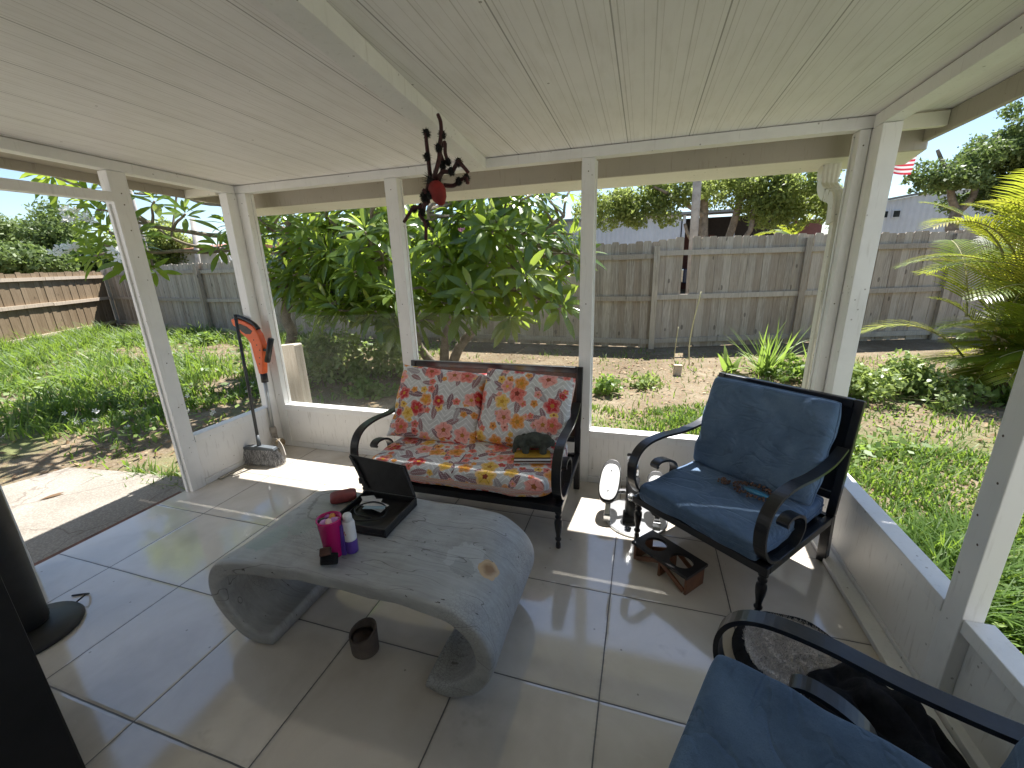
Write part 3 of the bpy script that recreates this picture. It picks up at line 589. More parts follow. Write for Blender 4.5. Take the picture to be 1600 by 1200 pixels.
# neighbour's house to the left
nh = thing('neighbour_house', 'low white house with a sagging orange red roof beyond the left fence', 'house', (-19.5, 14.0, .25)); M['redroof'] = simple('faded_red_roof', (.42, .17, .11), .8, 0, .35, 3, .3); M['nwall'] = simple('dirty_white_wall', (.55, .53, .49), .8, 0, .25, 2)
obj('wall', MB().box((-2.6, -.5, -.36), (2.8, 4, 2.25)), M['nwall'], nh)
obj('roof', MB().add([(-3.1, -1.0, 2.30), (3.2, -1.0, 2.42), (3.2, 2, 2.85), (-3.1, 2, 2.68), (-3.1, 4.6, 2.3), (3.2, 4.6, 2.42), (-3.1, -1.0, 2.22), (3.2, -1.0, 2.34), (-3.1, 4.6, 2.22), (3.2, 4.6, 2.34)], [(0,1,2,3),(3,2,5,4),(6,7,1,0),(4,5,9,8),(7,9,5,2,1),(6,0,3,4,8)]), M['redroof'], nh)
# poles, lattice, wires, flag
M['pole'] = simple('weathered_pole', (.38, .35, .31), .85, 0, .25, 6, .3); M['galv'] = simple('galvanised_steel', (.45, .46, .46), .5, .6); M['wire'] = simple('black_wire', (.02, .02, .02), .6)
def pole(a, b, r0, r1, label, mat='pole', n=10): 
    o = obj('utility_pole', MB().tube([a, b], [r0, r1], n), M[mat], smooth=True); return tag(o, label, 'pole')
pole((4.05, 9.2, GZ), (3.94, 9.2, 5.6), .11, .09, 'grey weathered wooden utility pole rising in front of the oak trunks')
pole((-15.7, 9.45, GZ), (-15.55, 9.3, 6.6), .10, .08, 'thin pale utility pole standing just beyond the left corner of the grey fence')
pole((-14.75, 10.5, GZ), (-14.75, 10.85, 3.6), .10, .09, 'short leaning grey post poking above the grey fence near the orange roof')
pole((9.95, 17.0, GZ), (10.15, 17.0, 3.4), .07, .06, 'slim pale leaning pole at the right edge of the dark open bay', 'galv')
mb = MB()
for k in range(5):
    a = Vector((-14.3+.55*k, 11.0, 1.55+.0*k)); mb.tube([a, a+Vector((.62, 0, 1.5))], .03, 5); mb.tube([a+Vector((.62, 0, 0)), a+Vector((0, 0, 1.4))], .025, 5)
mb.tube([(-14.6, 11, 3.1), (-11.2, 11, 2.2)], .035, 5); mb.tube([(-14.6, 11, 1.5), (-11.2, 11, 1.45)], .035, 5); mb.tube([(-14.2, 11, GZ), (-14.2, 11, 1.6)], .05, 6); mb.tube([(-11.8, 11, GZ), (-11.8, 11, 1.6)], .05, 6)
tag(obj('lattice_frame', mb, M['galv']), 'grey metal lattice frame standing behind the fence beside the orange roof', 'lattice')
def wire(a, b, sag, label):
    a, b = Vector(a), Vector(b); pts = [a.lerp(b, k/16) - Vector((0, 0, sag*4*(k/16)*(1-k/16))) for k in range(17)]
    return tag(obj('power_line', MB().tube(pts, .014, 4), M['wire']), label, 'wire')
wire((-15.55, 9.3, 5.3), (-40, -12, 6.4), .5, 'upper thin power line crossing the sky left of the porch')
wire((-15.55, 9.3, 4.6), (-40, -10, 5.0), .6, 'lower thin power line crossing the sky left of the porch')
wire((-15.55, 9.3, 4.9), (3.94, 9.2, 5.4), .5, 'long thin power line sagging between the two utility poles')
wire((3.94, 9.2, 5.3), (30, 11.5, 6.2), .4, 'upper power line in the sky beyond the right eave')
wire((3.94, 9.2, 4.9), (30, 11, 5.6), .4, 'lower power line in the sky beyond the right eave')
fl = thing('flagpole', 'striped red and white flag flying from a pole beyond the right corner post', 'flag', (7.36, 10, GZ)); obj('pole', MB().tube([(0, 0, 0), (0, 0, 4.3)], [.035, .025], 8), M['galv'], fl, smooth=True)
def m_flag():
    g = G('striped_flag_cloth'); u, v, _ = g.sep(g.coord('UV')); s = g.math('GREATER_THAN', g.math('FRACT', g.math('MULTIPLY', v, 6.5)), .5); k = g.mix(s, (.55, .05, .07), (.75, .73, .72))
    can = g.math('MULTIPLY', g.math('LESS_THAN', u, .4), g.math('GREATER_THAN', v, .46)); st = g.math('LESS_THAN', g.voro(g.map(g.coord('UV'), (27, 17, 1)), 1, dim='2D', rnd=0.0), .22)
    k = g.mix(can, k, g.mix(st, (.03, .05, .18), (.75, .75, .75))); g.fin(k, .8); return g.translucent(k, .35)
mb = MB(); mb.uv = []; n, m_ = 18, 8
for j in range(m_+1):
    for i in range(n+1):
        u, v = i/n, j/m_; mb.v.append((.03+1.16*u, .10*math.sin(u*9+v*1.5)*u, 3.38+.56*v-.16*u*u+.03*math.sin(u*7)*u)); mb.uv.append((u, v))
mb.f = [(j*(n+1)+i, j*(n+1)+i+1, (j+1)*(n+1)+i+1, (j+1)*(n+1)+i) for j in range(m_) for i in range(n)]
obj('flag', mb, m_flag(), fl, smooth=True)
# ------------------------------------------------------------------ vegetation
def leaf_strip(V, F, A, base, d, nrm, L, w, droop, v, curl=.25, prof=(0.06, .55, .92, 1.0, .72, 0.0), fold=.18):
    "a folded oblong leaf: two half blades along a drooping midrib"
    d = d.normalized(); s = d.cross(nrm)
    if s.length < 1e-3: s = d.cross(Vector((1, 0, 0)))
    s.normalize(); u = s.cross(d).normalized(); n0 = len(V); K = len(prof); p = Vector(base); dd = d.copy()
    for k in range(K):
        t = k/(K-1); hw = prof[k]*w/2; up = u*hw*fold
        V.append(p - s*hw + up); V.append(p.copy()); V.append(p + s*hw + up); A.extend([v, v*.9+.1, v])
        dd = (dd - Vector((0, 0, 1))*droop/K).normalized(); p = p + dd*(L/(K-1)); u = s.cross(dd).normalized()
    for k in range(K-1):
        a = n0+3*k; F.append((a, a+1, a+4, a+3)); F.append((a+1, a+2, a+5, a+4))
def rosette(V, F, A, c, axis, n, L, w, rg, young=.0):
    axis = axis.normalized(); x = axis.orthogonal().normalized(); y = axis.cross(x); ph = rg.uniform(0, 6.28)
    for k in range(n):
        a = ph + k*2.4; el = .15 + 1.1*(k/n)**1.3 - .1; d = (math.cos(a)*x + math.sin(a)*y)*math.cos(el) + axis*math.sin(el)
        sz = rg.uniform(.75, 1.1)*(1-.35*(k/n)); v = min(1, max(0, rg.gauss(.42, .2) + .3*(k/n) + young))
        leaf_strip(V, F, A, c - axis*.12*(1-k/n) + d*.02, d, axis, L*sz, w*sz, rg.uniform(.25, 1.25), v)
def flower_cluster(mb, c, n, r, s, rg):
    for q in range(n):
        p = Vector(c) + Vector((rg.uniform(-r, r), rg.uniform(-r, r), rg.uniform(-r*.6, r*.6))); ax = Vector((rg.uniform(-1, 1), rg.uniform(-1, .3), rg.uniform(.1, 1))).normalized(); x = ax.orthogonal().normalized(); y = ax.cross(x)
        for k in range(5):
            a = 2*math.pi*k/5; d = math.cos(a)*x+math.sin(a)*y; e = -math.sin(a)*x+math.cos(a)*y
            mb.add([p, p+d*s*.55+e*s*.28+ax*s*.1, p+d*s+e*s*.1+ax*s*.22, p+d*s*.6-e*s*.26+ax*s*.12], [(0, 1, 2, 3)])
def branch(mb, a, b, r0, r1, rg, wig=.12, n=5):
    a, b = Vector(a), Vector(b); L = (b-a).length; pts = [a]
    for k in range(1, n): pts.append(a.lerp(b, k/n) + Vector((rg.uniform(-1, 1), rg.uniform(-1, 1), rg.uniform(-.5, 1)))*wig*L*.35)
    pts.append(b); P = spline(pts, 3); mb.tube(P, [r0+(r1-r0)*i/(len(P)-1) for i in range(len(P))], 8); return P
def plumeria(name, label, base, forks, tips, L, w, flowers, petal, seed, nl=14):
    rg = random.Random(seed); t = thing(name, label, 'tree', (base[0], base[1], GZ)); mb = MB(); V = []; F = []; A = []
    nodes = []
    for f in forks:            # main limbs
        P = branch(mb, f[0], f[1], f[2], f[3], rg); nodes += [(p, f[3]) for p in P[len(P)//4:]]
    for c, ax, sc in tips:
        c = Vector(c); q, r = min(nodes, key=lambda z: (z[0]-c).length + max(0, z[0].z-c.z)*.8)
        P = branch(mb, q, c - Vector(ax).normalized()*.05, min(.022, r*.8), .012, rg, .18, 3); 
        rosette(V, F, A, c, Vector(ax), int(nl*rg.uniform(.8, 1.25)), L*sc, w*sc, rg)
    obj('trunk', mb, M['bark'], t, world=True, smooth=True)
    V = np.array([tuple(p) for p in V]) - np.array(t.location); npobj('crown', V, F, M['plumeria'], A, t, smooth=True)
    fm = MB(); 
    for c, n, r, s in flowers: flower_cluster(fm, c, n, r, s, rg)
    if fm.v: obj('blossom', fm, petal, t, world=True)
    return t
# big pink plumeria in front of the porch
rg = random.Random(21); tips = []
def shell(n, c, r, zlo=None):
    out = []
    while len(out) < n:
        d = Vector((rg.gauss(0, 1), rg.gauss(0, 1), rg.gauss(0, 1))).normalized(); k = rg.uniform(.55, 1.0); p = Vector((c[0]+d.x*r[0]*k, c[1]+d.y*r[1]*k, c[2]+d.z*r[2]*k))
        if zlo is not None and p.z < zlo + .18*abs(math.sin(p.x*2.3)): continue
        out.append((tuple(p), (d.x*.6, d.y*.6-.15, .55+d.z*.55), rg.uniform(.8, 1.12)))
    return out
tips = shell(84, (1.05, 2.95, 1.75), (1.2, 1.0, 1.2), .68) + shell(70, (-.8, 2.85, 1.75), (1.25, .95, 1.2), .70) + shell(26, (-.2, 2.2, .95), (1.3, .4, .3), .62) + shell(50, (-1.9, 3.0, 1.5), (.95, .8, .95), .66)
tips += [((.14, 1.72, 1.20), (.1, -.4, 1), 1.1), ((-.55, 1.9, 1.45), (-.3, -.5, .8), 1.0), ((1.05, 1.85, 1.18), (.2, -.6, .5), 1.05), ((2.02, 2.3, .98), (.5, -.4, .5), 1.0), ((1.65, 2.0, 1.35), (.4, -.5, .6), 1.0), ((.55, 1.95, 1.75), (0, -.5, .8), 1.0), ((1.4, 2.1, 1.85), (.2, -.4, .9), 1), ((2.15, 2.7, 1.55), (.7, -.2, .6), 1), ((-1.1, 2.2, 1.7), (-.3, -.4, .8), 1), ((-.25, 1.85, 1.9), (.2, -.4, .9), 1.05)]
forks = [((-.1, 3.1, GZ), (-.9, 2.9, 1.6), .075, .035), ((0, 3.1, GZ), (.3, 2.8, 1.7), .08, .035), ((.1, 3.15, GZ), (1.2, 3.1, 1.5), .08, .035), ((.3, 2.8, 1.2), (.35, 2.3, 2.1), .04, .022), ((-.6, 2.95, 1.2), (-1.5, 2.7, 2.2), .04, .022), ((1.0, 3.1, 1.2), (1.9, 2.9, 2.0), .04, .022), ((.9, 3.1, 1.1), (1.2, 2.4, 1.9), .04, .02), ((-.5, 2.95, 1.1), (-.4, 2.2, 1.7), .035, .02), ((-.9, 2.9, 1.6), (-.2, 2.1, 2.2), .035, .02)]
plumeria('plumeria_tree', 'large leafy plumeria with one pink blossom filling the view behind the loveseat', (0, 3.1), forks, tips, .46, .110, [((.93, 1.95, 1.83), 3, .03, .035), ((.5, 2.05, 2.15), 2, .03, .03)], M['petal_pink'], 31)
# white plumeria further left, branches reaching in front of the sky
tips2 = [((-3.9, 1.3, 2.15), (-.5, -.3, .6), 1.), ((-3.3, 1.0, 2.25), (0, -.4, .9), 1.), ((-2.95, 1.15, 1.98), (.3, -.4, .6), .95), ((-3.0, 1.0, 1.62), (.4, -.3, .4), .9), ((-3.85, 1.2, 1.9), (-.6, -.3, .4), .95), ((-2.4, 1.7, 1.8), (.2, -.4, .4), .9), ((-2.0, 1.75, 1.75), (.3, -.4, .3), .85), ((-3.45, 1.15, 2.02), (-.3, -.2, .9), 1.0), ((-3.62, 1.0, 1.72), (-.5, -.3, .5), .95), ((-3.35, 1.25, 1.62), (.2, -.5, .6), .95), ((-3.2, 1.4, 1.55), (.4, -.4, .4), .9), ((-3.1, 1.2, 1.85), (.2, -.3, .8), .8), ((-3.5, 1.1, 2.42), (-.3, -.2, .8), 1.0), ((-3.05, 1.3, 2.45), (.2, -.3, .8), 1.0), ((-2.8, 1.35, 2.35), (.3, -.2, .7), .95), ((-3.75, .9, 2.62), (-.6, -.2, .6), 1.0), ((-2.55, 1.5, 2.2), (.4, -.3, .7), .9), ((-1.75, 1.75, 1.95), (.2, -.4, .6), .9), ((-1.6, 1.7, 2.1), (.4, -.2, .6), .95), ((-2.1, 1.65, 2.05), (-.2, -.4, .8), .95), ((-1.95, 1.9, 2.3), (.1, -.2, .9), .9), ((-1.45, 1.9, 2.2), (.4, -.2, .8), .9), ((-1.3, 2.1, 2.0), (.5, -.4, .3), .85), ((-3.9, 1.5, 2.9), (-.3, 0, .8), 1.), ((-4.3, 1.2, 2.75), (-.6, -.1, .7), 1.), ((-2.3, 2.1, 2.6), (0, 0, 1), 1.), ((-1.5, 2.4, 2.7), (.2, 0, 1), 1.), ((-3.0, 2.2, 2.8), (-.2, 0, 1), 1.)]
_r2 = random.Random(99)
tips2 += [((_r2.uniform(-4.2, -1.2), _r2.uniform(.9, 2.9), _r2.uniform(2.75, 3.7)), (_r2.uniform(-.4, .4), _r2.uniform(-.4, .3), 1), _r2.uniform(.9, 1.1)) for _ in range(34)]  # unseen high leaf clusters, added to cast dappled shade on the left lawn
forks2 = [((-2.75, 2.95, GZ), (-2.62, 2.85, 1.2), .085, .075), ((-2.62, 2.85, 1.15), (-2.75, 2.3, 1.95), .06, .04), ((-2.6, 2.85, 1.2), (-2.05, 2.6, 2.1), .06, .04), ((-2.75, 2.3, 1.9), (-3.1, 1.45, 2.05), .035, .022), ((-2.7, 2.4, 1.75), (-3.3, 1.3, 1.75), .03, .018), ((-2.75, 2.3, 1.95), (-1.7, 1.95, 1.95), .035, .02), ((-2.05, 2.6, 2.1), (-1.35, 2.35, 2.6), .04, .02), ((-2.7, 2.5, 1.6), (-3.6, 2.0, 1.95), .03, .018), ((-2.05, 2.6, 2.0), (-2.9, 1.7, 2.45), .03, .018), ((-2.6, 2.85, 1.2), (-1.5, 3.1, 2.0), .05, .03)]
plumeria('plumeria_tree', 'open branching plumeria with white blossoms beside the left door post', (-2.75, 2.95), forks2, tips2, .37, .095, [((-3.3, .78, 2.12), 12, .10, .06), ((-3.45, .68, 1.74), 10, .09, .06), ((-2.9, .85, 1.68), 10, .09, .06), ((-1.6, 1.4, 2.12), 9, .09, .055), ((-2.75, 1.3, 2.4), 4, .06, .05), ((-1.3, 1.95, 2.25), 4, .06, .045)], M['petal_white'], 32)

def crown_leaves(centers, n, ls, seed, up=.4):
    "leaf quads spread through clumps: centers = (c, r, squash)"
    r_ = np.random.RandomState(seed); Vs = []; As = []
    vol = np.array([c[1]**2 for c in centers]); cnt = np.maximum(8, (n*vol/vol.sum()).astype(int))
    for (c, r, sq), k in zip(centers, cnt):
        d = r_.normal(size=(k, 3)); d /= np.linalg.norm(d, axis=1)[:, None]; rad = r*(r_.uniform(.25, 1, k)**.6)*(1+.22*np.sin(d[:, 0]*7+c[0])*np.cos(d[:, 2]*6+c[1]))
        p = np.array(c) + d*rad[:, None]*np.array([1, 1, sq]); s = ls*r_.uniform(.6, 1.4, k)
        a = r_.normal(size=(k, 3)); a /= np.linalg.norm(a, axis=1)[:, None]; nn = d*.5 + r_.normal(size=(k, 3))*.6; nn[:, 2] += up; b = np.cross(nn, a); b /= np.linalg.norm(b, axis=1)[:, None]+1e-9
        q = np.stack([p-a*s[:, None], p+b*s[:, None]*.5, p+a*s[:, None], p-b*s[:, None]*.5], 1); Vs.append(q.reshape(-1, 3)); v = np.clip(r_.normal(.45, .22, k), 0, 1); As.append(np.repeat(v, 4))
    V = np.concatenate(Vs); F = np.arange(len(V)).reshape(-1, 4); return V, F, np.concatenate(As)
def tree(name, label, base, trunks, clumps, nleaf, ls, lm, seed, cat='tree', group=None):
    rg = random.Random(seed); t = thing(name, label, cat, (base[0], base[1], GZ), group=group); mb = MB()
    for a, b, r0, r1 in trunks: branch(mb, a, b, r0, r1, rg, .1)
    obj('trunk', mb, M['bark'], t, world=True, smooth=True); V, F, A = crown_leaves(clumps, nleaf, ls, seed); npobj('crown', V - np.array(t.location), F, lm, A, t); return t
def clumps(rg, c, r, n, rr): 
    out = []
    for k in range(n):
        d = Vector((rg.gauss(0, 1), rg.gauss(0, 1), rg.gauss(0, 1))).normalized()*rg.uniform(.35, 1); out.append(((c[0]+d.x*r[0], c[1]+d.y*r[1], c[2]+d.z*r[2]), rr*rg.uniform(.6, 1.25), .8))
    return out
rg = random.Random(5); GT = 'trees beyond the fence'
# oak behind the fence, pale multiple trunks
ob = (4.5, 11)
tree('oak_tree', 'spreading oak with several pale trunks beyond the fence, in front of the dark bay', ob,
     [((4.55, 11, GZ), (4.35, 11, 3.2), .16, .10), ((4.75, 11.1, GZ), (5.3, 11.2, 3.4), .14, .08), ((5.0, 11, GZ), (5.6, 10.9, 2.7), .10, .06), ((4.35, 11, 3.1), (3.5, 10.9, 4.6), .09, .04), ((4.35, 11, 3.1), (4.8, 11, 5.0), .09, .04), ((5.3, 11.2, 3.3), (6.3, 11, 4.5), .07, .03), ((4.4, 11, 2.6), (3.0, 10.6, 3.4), .07, .03), ((4.7, 11, .9), (3.9, 10.8, 2.4), .07, .04), ((5.3, 11.2, 3.0), (6.9, 10.9, 3.2), .05, .025)],
     clumps(rg, (2.1, 10.9, 3.0), (1.3, .9, .6), 20, .34) + clumps(rg, (4.4, 11, 3.55), (2.2, 1.2, .75), 34, .38) + clumps(rg, (6.7, 11, 3.0), (1.5, 1.0, .7), 26, .36) + [((1.8, 10.6, 2.55), .42, .7), ((2.6, 10.6, 2.5), .35, .6), ((3.4, 10.7, 2.6), .42, .7), ((6.0, 10.8, 2.45), .45, .8), ((6.6, 10.8, 2.35), .4, .8), ((7.4, 10.9, 2.5), .45, .8), ((5.6, 11.3, 2.9), .45, .8)] + [((x, 10.8, z), .42, .75) for x, z in ((1.4, 2.9), (2.3, 2.75), (3.1, 2.9), (3.7, 3.1), (4.2, 3.3), (5.0, 3.0), (5.6, 2.7), (6.4, 2.65), (7.0, 2.8), (7.6, 2.75))], 34000, .050, M['oak'], 41, group=GT)
tree('oak_tree', 'tall broad tree rising beyond the right corner of the fence behind the palm', (11.5, 13.5),
     [((11.5, 13.5, GZ), (11.4, 13.5, 2.6), .2, .13), ((11.4, 13.5, 2.5), (10.6, 13.5, 4.2), .1, .04), ((11.4, 13.5, 2.5), (12.3, 13.5, 4.6), .1, .04)],
     clumps(rg, (12.2, 13.6, 3.45), (2.0, 1.1, .95), 54, .46) + clumps(rg, (13.2, 13.5, 4.6), (1.4, 1, .8), 16, .4) + [((10.35, 13.4, 3.6), .5, .7)], 34000, .055, M['pale_tree'], 42, group=GT)
tree('leafy_tree', 'leafy branch crown entering high at the right edge of the sky', (13.5, 14.5), [((13.8, 14.5, GZ), (13.6, 14.5, 4.6), .16, .1), ((13.6, 14.5, 4.5), (13.2, 14.4, 5.8), .1, .04)], clumps(rg, (13.8, 14.4, 6.0), (1.0, .9, .8), 9, .5), 5000, .058, M['oak'], 43, group=GT)
far = [((-21.5, 8.6), 'pale grey green tree at the far left, tallest of its clump', 'pale_tree', (-22.2, 8.9, 2.9), (2.6, 2.0, 1.5), 18, .95, 44),
       ((-17.8, 6.9), 'bright green bushy tree low at the far left edge', 'pale_tree', (-18.0, 6.6, 1.9), (1.4, 1.3, .9), 12, .7, 45),
       ((-19.5, 9.8), 'dark green bushy tree behind the brown fence, left of the door post', 'dark_tree', (-19.6, 9.9, 2.0), (2.2, 1.5, 1.0), 16, .8, 46),
       ((-20.5, 13.2), 'mid green tree behind the brown fence corner, right of the darker one', 'oak', (-20.5, 13.2, 2.7), (2.2, 1.6, 1.3), 16, .9, 47),
       ((-18, 19), 'dark spreading tree beyond the orange roof', 'dark_tree', (-18.5, 19, 3.2), (3.6, 2, 1.3), 20, 1.0, 48),
       ((-9.5, 17), 'mid green tree beyond the fence, seen between plumeria branches', 'oak', (-9.5, 17, 2.9), (3.5, 1.8, 1.5), 20, 1.0, 49),
       ((-3, 16), 'dark leafy tree standing behind the pink plumeria', 'dark_tree', (-3.2, 16, 3.0), (3.0, 1.6, 1.5), 18, .9, 50)]
for base, lab, lm, c, r, n, rr, sd in far:
    tree('bushy_tree', lab, base, [((base[0], base[1], GZ), (c[0], c[1], c[2]), .16, .08)], clumps(rg, c, r, int(n*1.5), rr*.8), 12000, .085, M[lm], sd, group=GT)

# palms
def frond(V, F, A, P, nl, ll, w, rg, v0, droopl=.6):
    n = len(P)
    for k in range(nl):
        t = .16+.84*k/nl; x = t*(n-1); i = min(int(x), n-2); p = P[i].lerp(P[i+1], x-i); d = (P[i+1]-P[i]).normalized(); s = d.cross(Vector((0, 0, 1)))
        if s.length < .1: s = Vector((1, 0, 0))
        s.normalize(); up = s.cross(d); L = ll*(math.sin(math.pi*min(1, (.18+.82*t)))**.6+.12)
        for sd in (-1, 1):
            dd = (s*sd*.8 + d*.75 + up*.25).normalized(); leaf_strip(V, F, A, p, dd, up, L*rg.uniform(.9, 1.08), w, droopl, min(1, max(0, v0+rg.gauss(0, .1))), prof=(.5, 1.0, .8, 0.0), fold=.1)
def palm(label, base, fronds, ll, w, nl, seed, canes, v=(.4, .2), cat='palm'):
    rg = random.Random(seed); t = thing('palm_tree', label, cat, (base[0], base[1], GZ)); mb = MB(); V = []; F = []; A = []; ca = MB()
    for c in canes: ca.tube([c[0], c[1]], [.03, .022], 7)
    for a, az, el, L, dr in fronds:
        p = Vector(a); d = Vector((math.cos(az)*math.cos(el), math.sin(az)*math.cos(el), math.sin(el))); P = [p.copy()]
        for k in range(12): p = p + d*(L/12); d = (d - Vector((0, 0, 1))*dr/12).normalized(); P.append(p.copy())
        mb.tube(P, [.013*(1-.8*k/12) for k in range(13)], 5); frond(V, F, A, P, nl, ll, w, rg, rg.gauss(*v)+(.22 if a[2] > .8 and el > .9 else 0))
    obj('stem', mb, M['cane'], t, world=True, smooth=True)
    if ca.v: obj('trunk', ca, M['cane'], t, world=True, smooth=True)
    npobj('frond', np.array([tuple(p) for p in V]) - np.array(t.location), F, M['palm'], A, t); return t
rg = random.Random(77); fr = []; cn = []
pb = (7.08, 3.42)
for k in range(80):
    a = rg.uniform(0, 6.28); h = rg.uniform(.0, 1.35); b = (pb[0]+rg.gauss(0, .22), pb[1]+rg.gauss(0, .22), h); fr.append((b, a, rg.uniform(.8, 1.4), rg.uniform(1.0, 1.4), rg.uniform(1.0, 1.9))); cn.append(((b[0], b[1], GZ), b))
fr += [((7.05, 3.3, 1.0), math.pi*.98, .75, 1.25, 1.3), ((7.1, 3.3, 1.1), math.pi*.85, 1.1, 1.3, 1.2), ((7.1, 3.2, .8), math.pi*1.35, .8, 1.1, 1.6), ((7.1, 3.3, 1.2), math.pi*1.0, 1.15, 1.2, 1.5), ((7.1, 3.2, .3), math.pi*1.2, .6, .95, 1.8), ((7.1, 3.2, .2), math.pi*1.4, .7, .9, 1.7)]
fr += [((pb[0]+rg.gauss(0, .2), pb[1]+rg.gauss(0, .2), rg.uniform(.0, .5)), rg.uniform(0, 6.28), rg.uniform(.35, .9), rg.uniform(.55, .85), rg.uniform(.8, 1.6)) for _ in range(30)]
palm('lush clumping palm with lime yellow feathery fronds against the right fence', pb, fr, .38, .018, 30, 61, cn[:4], (.58, .24))
rg = random.Random(78); fr = [((7.1, 12.4, 1.9), rg.uniform(0, 6.28), rg.uniform(-.2, 1.3), rg.uniform(.9, 1.4), rg.uniform(.9, 1.8)) for k in range(20)]
palm('small palm beyond the fence in front of the dark bay', (7.1, 12.4), fr, .38, .05, 22, 62, [((7.1, 12.4, GZ), (7.1, 12.4, 1.95))], (.25, .15))

# shrubs and small plants
def shrub(name, label, c, r, n, ls, lm, seed, squash=.75, cat='shrub'):
    rg = random.Random(seed); t = thing(name, label, cat, (c[0], c[1], GZ)); cl = []
    for k in range(16):
        a = rg.uniform(0, 6.28); q = rg.uniform(0, 1)**.5; cl.append(((c[0]+math.cos(a)*r[0]*q, c[1]+math.sin(a)*r[1]*q, GZ+r[2]*rg.uniform(.15, .8)*(1.15-.6*q)), .17*rg.uniform(.7, 1.5)*max(r[0], .35)/.5, squash))
    V, F, A = crown_leaves(cl, n, ls, seed, .9); npobj('foliage', V-np.array(t.location), F, M[lm], A, t); mb = MB()
    for q in cl[:10]: mb.tube([(c[0]+rg.uniform(-.05, .05), c[1]+rg.uniform(-.05, .05), GZ), q[0]], [.008, .003], 5)
    obj('stem', mb, M['cane'], t, world=True); return t
shrub('leafy_shrub', 'low spreading pale green shrub right of the corner post', (5.62, 2.85), (.55, .42, .52), 4200, .033, 'shrubleaf', 71)
shrub('leafy_shrub', 'small green shrub partly hidden behind the corner post', (4.85, 3.35), (.28, .3, .36), 900, .035, 'weed', 72)
shrub('leafy_shrub', 'dark green low shrub at the right edge under the palm', (6.75, 2.75), (.3, .25, .28), 700, .045, 'weed', 73)
shrub('leafy_shrub', 'leafy upright weeds under the left part of the pink plumeria', (-1.35, 2.5), (.9, .6, .75), 2600, .05, 'shrubleaf', 74)
shrub('leafy_shrub', 'bright weed clump on the shaded soil below the pink plumeria', (-.35, 1.75), (.3, .22, .22), 600, .04, 'weed', 75)
shrub('leafy_shrub', 'small plant on bare soil by the left grey fence', (-6.4, 4.2), (.25, .2, .3), 300, .06, 'weed', 76)
shrub('leafy_shrub', 'tiny weed clump on bare soil midway between porch and gapped fence', (2.95, 2.75), (.16, .14, .2), 260, .035, 'shrubleaf', 77)
shrub('leafy_shrub', 'tiny weed clump just right of the right front post, nearer than the other', (2.52, 2.35), (.14, .14, .22), 260, .04, 'weed', 78)
def tuft(name, label, c, n, L, w, lm, seed, lean=.7, cat='plant'):
    rg = random.Random(seed); V = []; F = []; A = []
    for k in range(n):
        a = rg.uniform(0, 6.28); el = rg.uniform(.5, 1.45); d = Vector((math.cos(a)*math.cos(el), math.sin(a)*math.cos(el), math.sin(el)))
        leaf_strip(V, F, A, (c[0]+rg.gauss(0, .06), c[1]+rg.gauss(0, .06), GZ), d, Vector((0, 0, 1)), L*rg.uniform(.6, 1.2), w, rg.uniform(.3, 1.6)*lean, min(1, max(0, rg.gauss(.6, .25))), prof=(.8, 1, .8, .5, 0), fold=.3)
    o = npobj(name, V, F, M[lm], A); return tag(o, label, cat)
tuft('strap_leaf_plant', 'clump of long strap leaves beside the corner post', (4.55, 3.65), 70, .75, .03, 'weed', 81)
tuft('strap_leaf_plant', 'tall grassy clump behind the pale shrub', (5.05, 3.3), 60, .6, .028, 'weed', 82)
tuft('seedling', 'young seedling with a few broad pale leaves near the fence', (4.12, 3.78), 9, .36, .085, 'weed', 83, .6)
def stalk(label, pts, r): return tag(obj('dry_stalk', MB().tube(spline(pts, 4), r, 5), M['stalk'], smooth=True), label, 'stalk')
M['stalk'] = simple('dry_pale_stalk', (.55, .50, .28), .8)
stalk('tall dry pale stalk standing before the gapped fence', [(3.62, 4.1, GZ), (3.60, 4.12, .2), (3.63, 4.14, .55), (3.70, 4.16, .98)], .009)
stalk('short dry stalk left of the taller one', [(3.42, 4.4, GZ), (3.43, 4.4, .15), (3.45, 4.42, .42)], .006)

# lawn: countless blades
def inpoly(dens, x0, x1, y0, y1, n):
    x = nr.uniform(x0, x1, n); y = nr.uniform(y0, y1, n); k = nr.uniform(0, 1, n) < dens(x, y); return x[k], y[k]
def pn(x, y, s=1.0, ph=0.0): return np.sin(x*1.7*s+ph)*np.cos(y*2.1*s-ph)+.6*np.sin(x*3.9*s-y*2.7*s+ph*2)+.4*np.cos(x*7.1*s+y*6.3*s)
def d_left(x, y):
    g = .66 + .50*pn(x, y, 1.0, .4); g *= np.clip((y+.55+.12*np.sin(x*3))/.7, 0, 1); g *= np.where((x > -1.9) & (y > -.2) & (y < 2.3), .10, 1.0)
    g *= np.where((x+6.3)**2/2.2+(y-3.4)**2/.8 < 1, .06, 1.0); g *= np.where((y > 2.6) & (x > -4.6), .3, 1.0); return np.clip(g, 0, 1)
def d_right(x, y):
    g = .9 + .42*pn(x, y, 1.5, 1.3); g = np.where((x < 4.3) & (y > 1.95+.2*np.sin(x*4)), g*.03, g); g = np.where((x < 3.2) & (y < 1.7), g*.55+.05, g)
    g = np.where((x >= 4.3) & (y > 1.35) & (y < 2.25), g*.18, g); g = np.where((x >= 4.3) & (y >= 2.25), g*.10, g); g = np.where((x > 4.3) & (y < 1.35), g+.25, g); return np.clip(g, 0, 1)
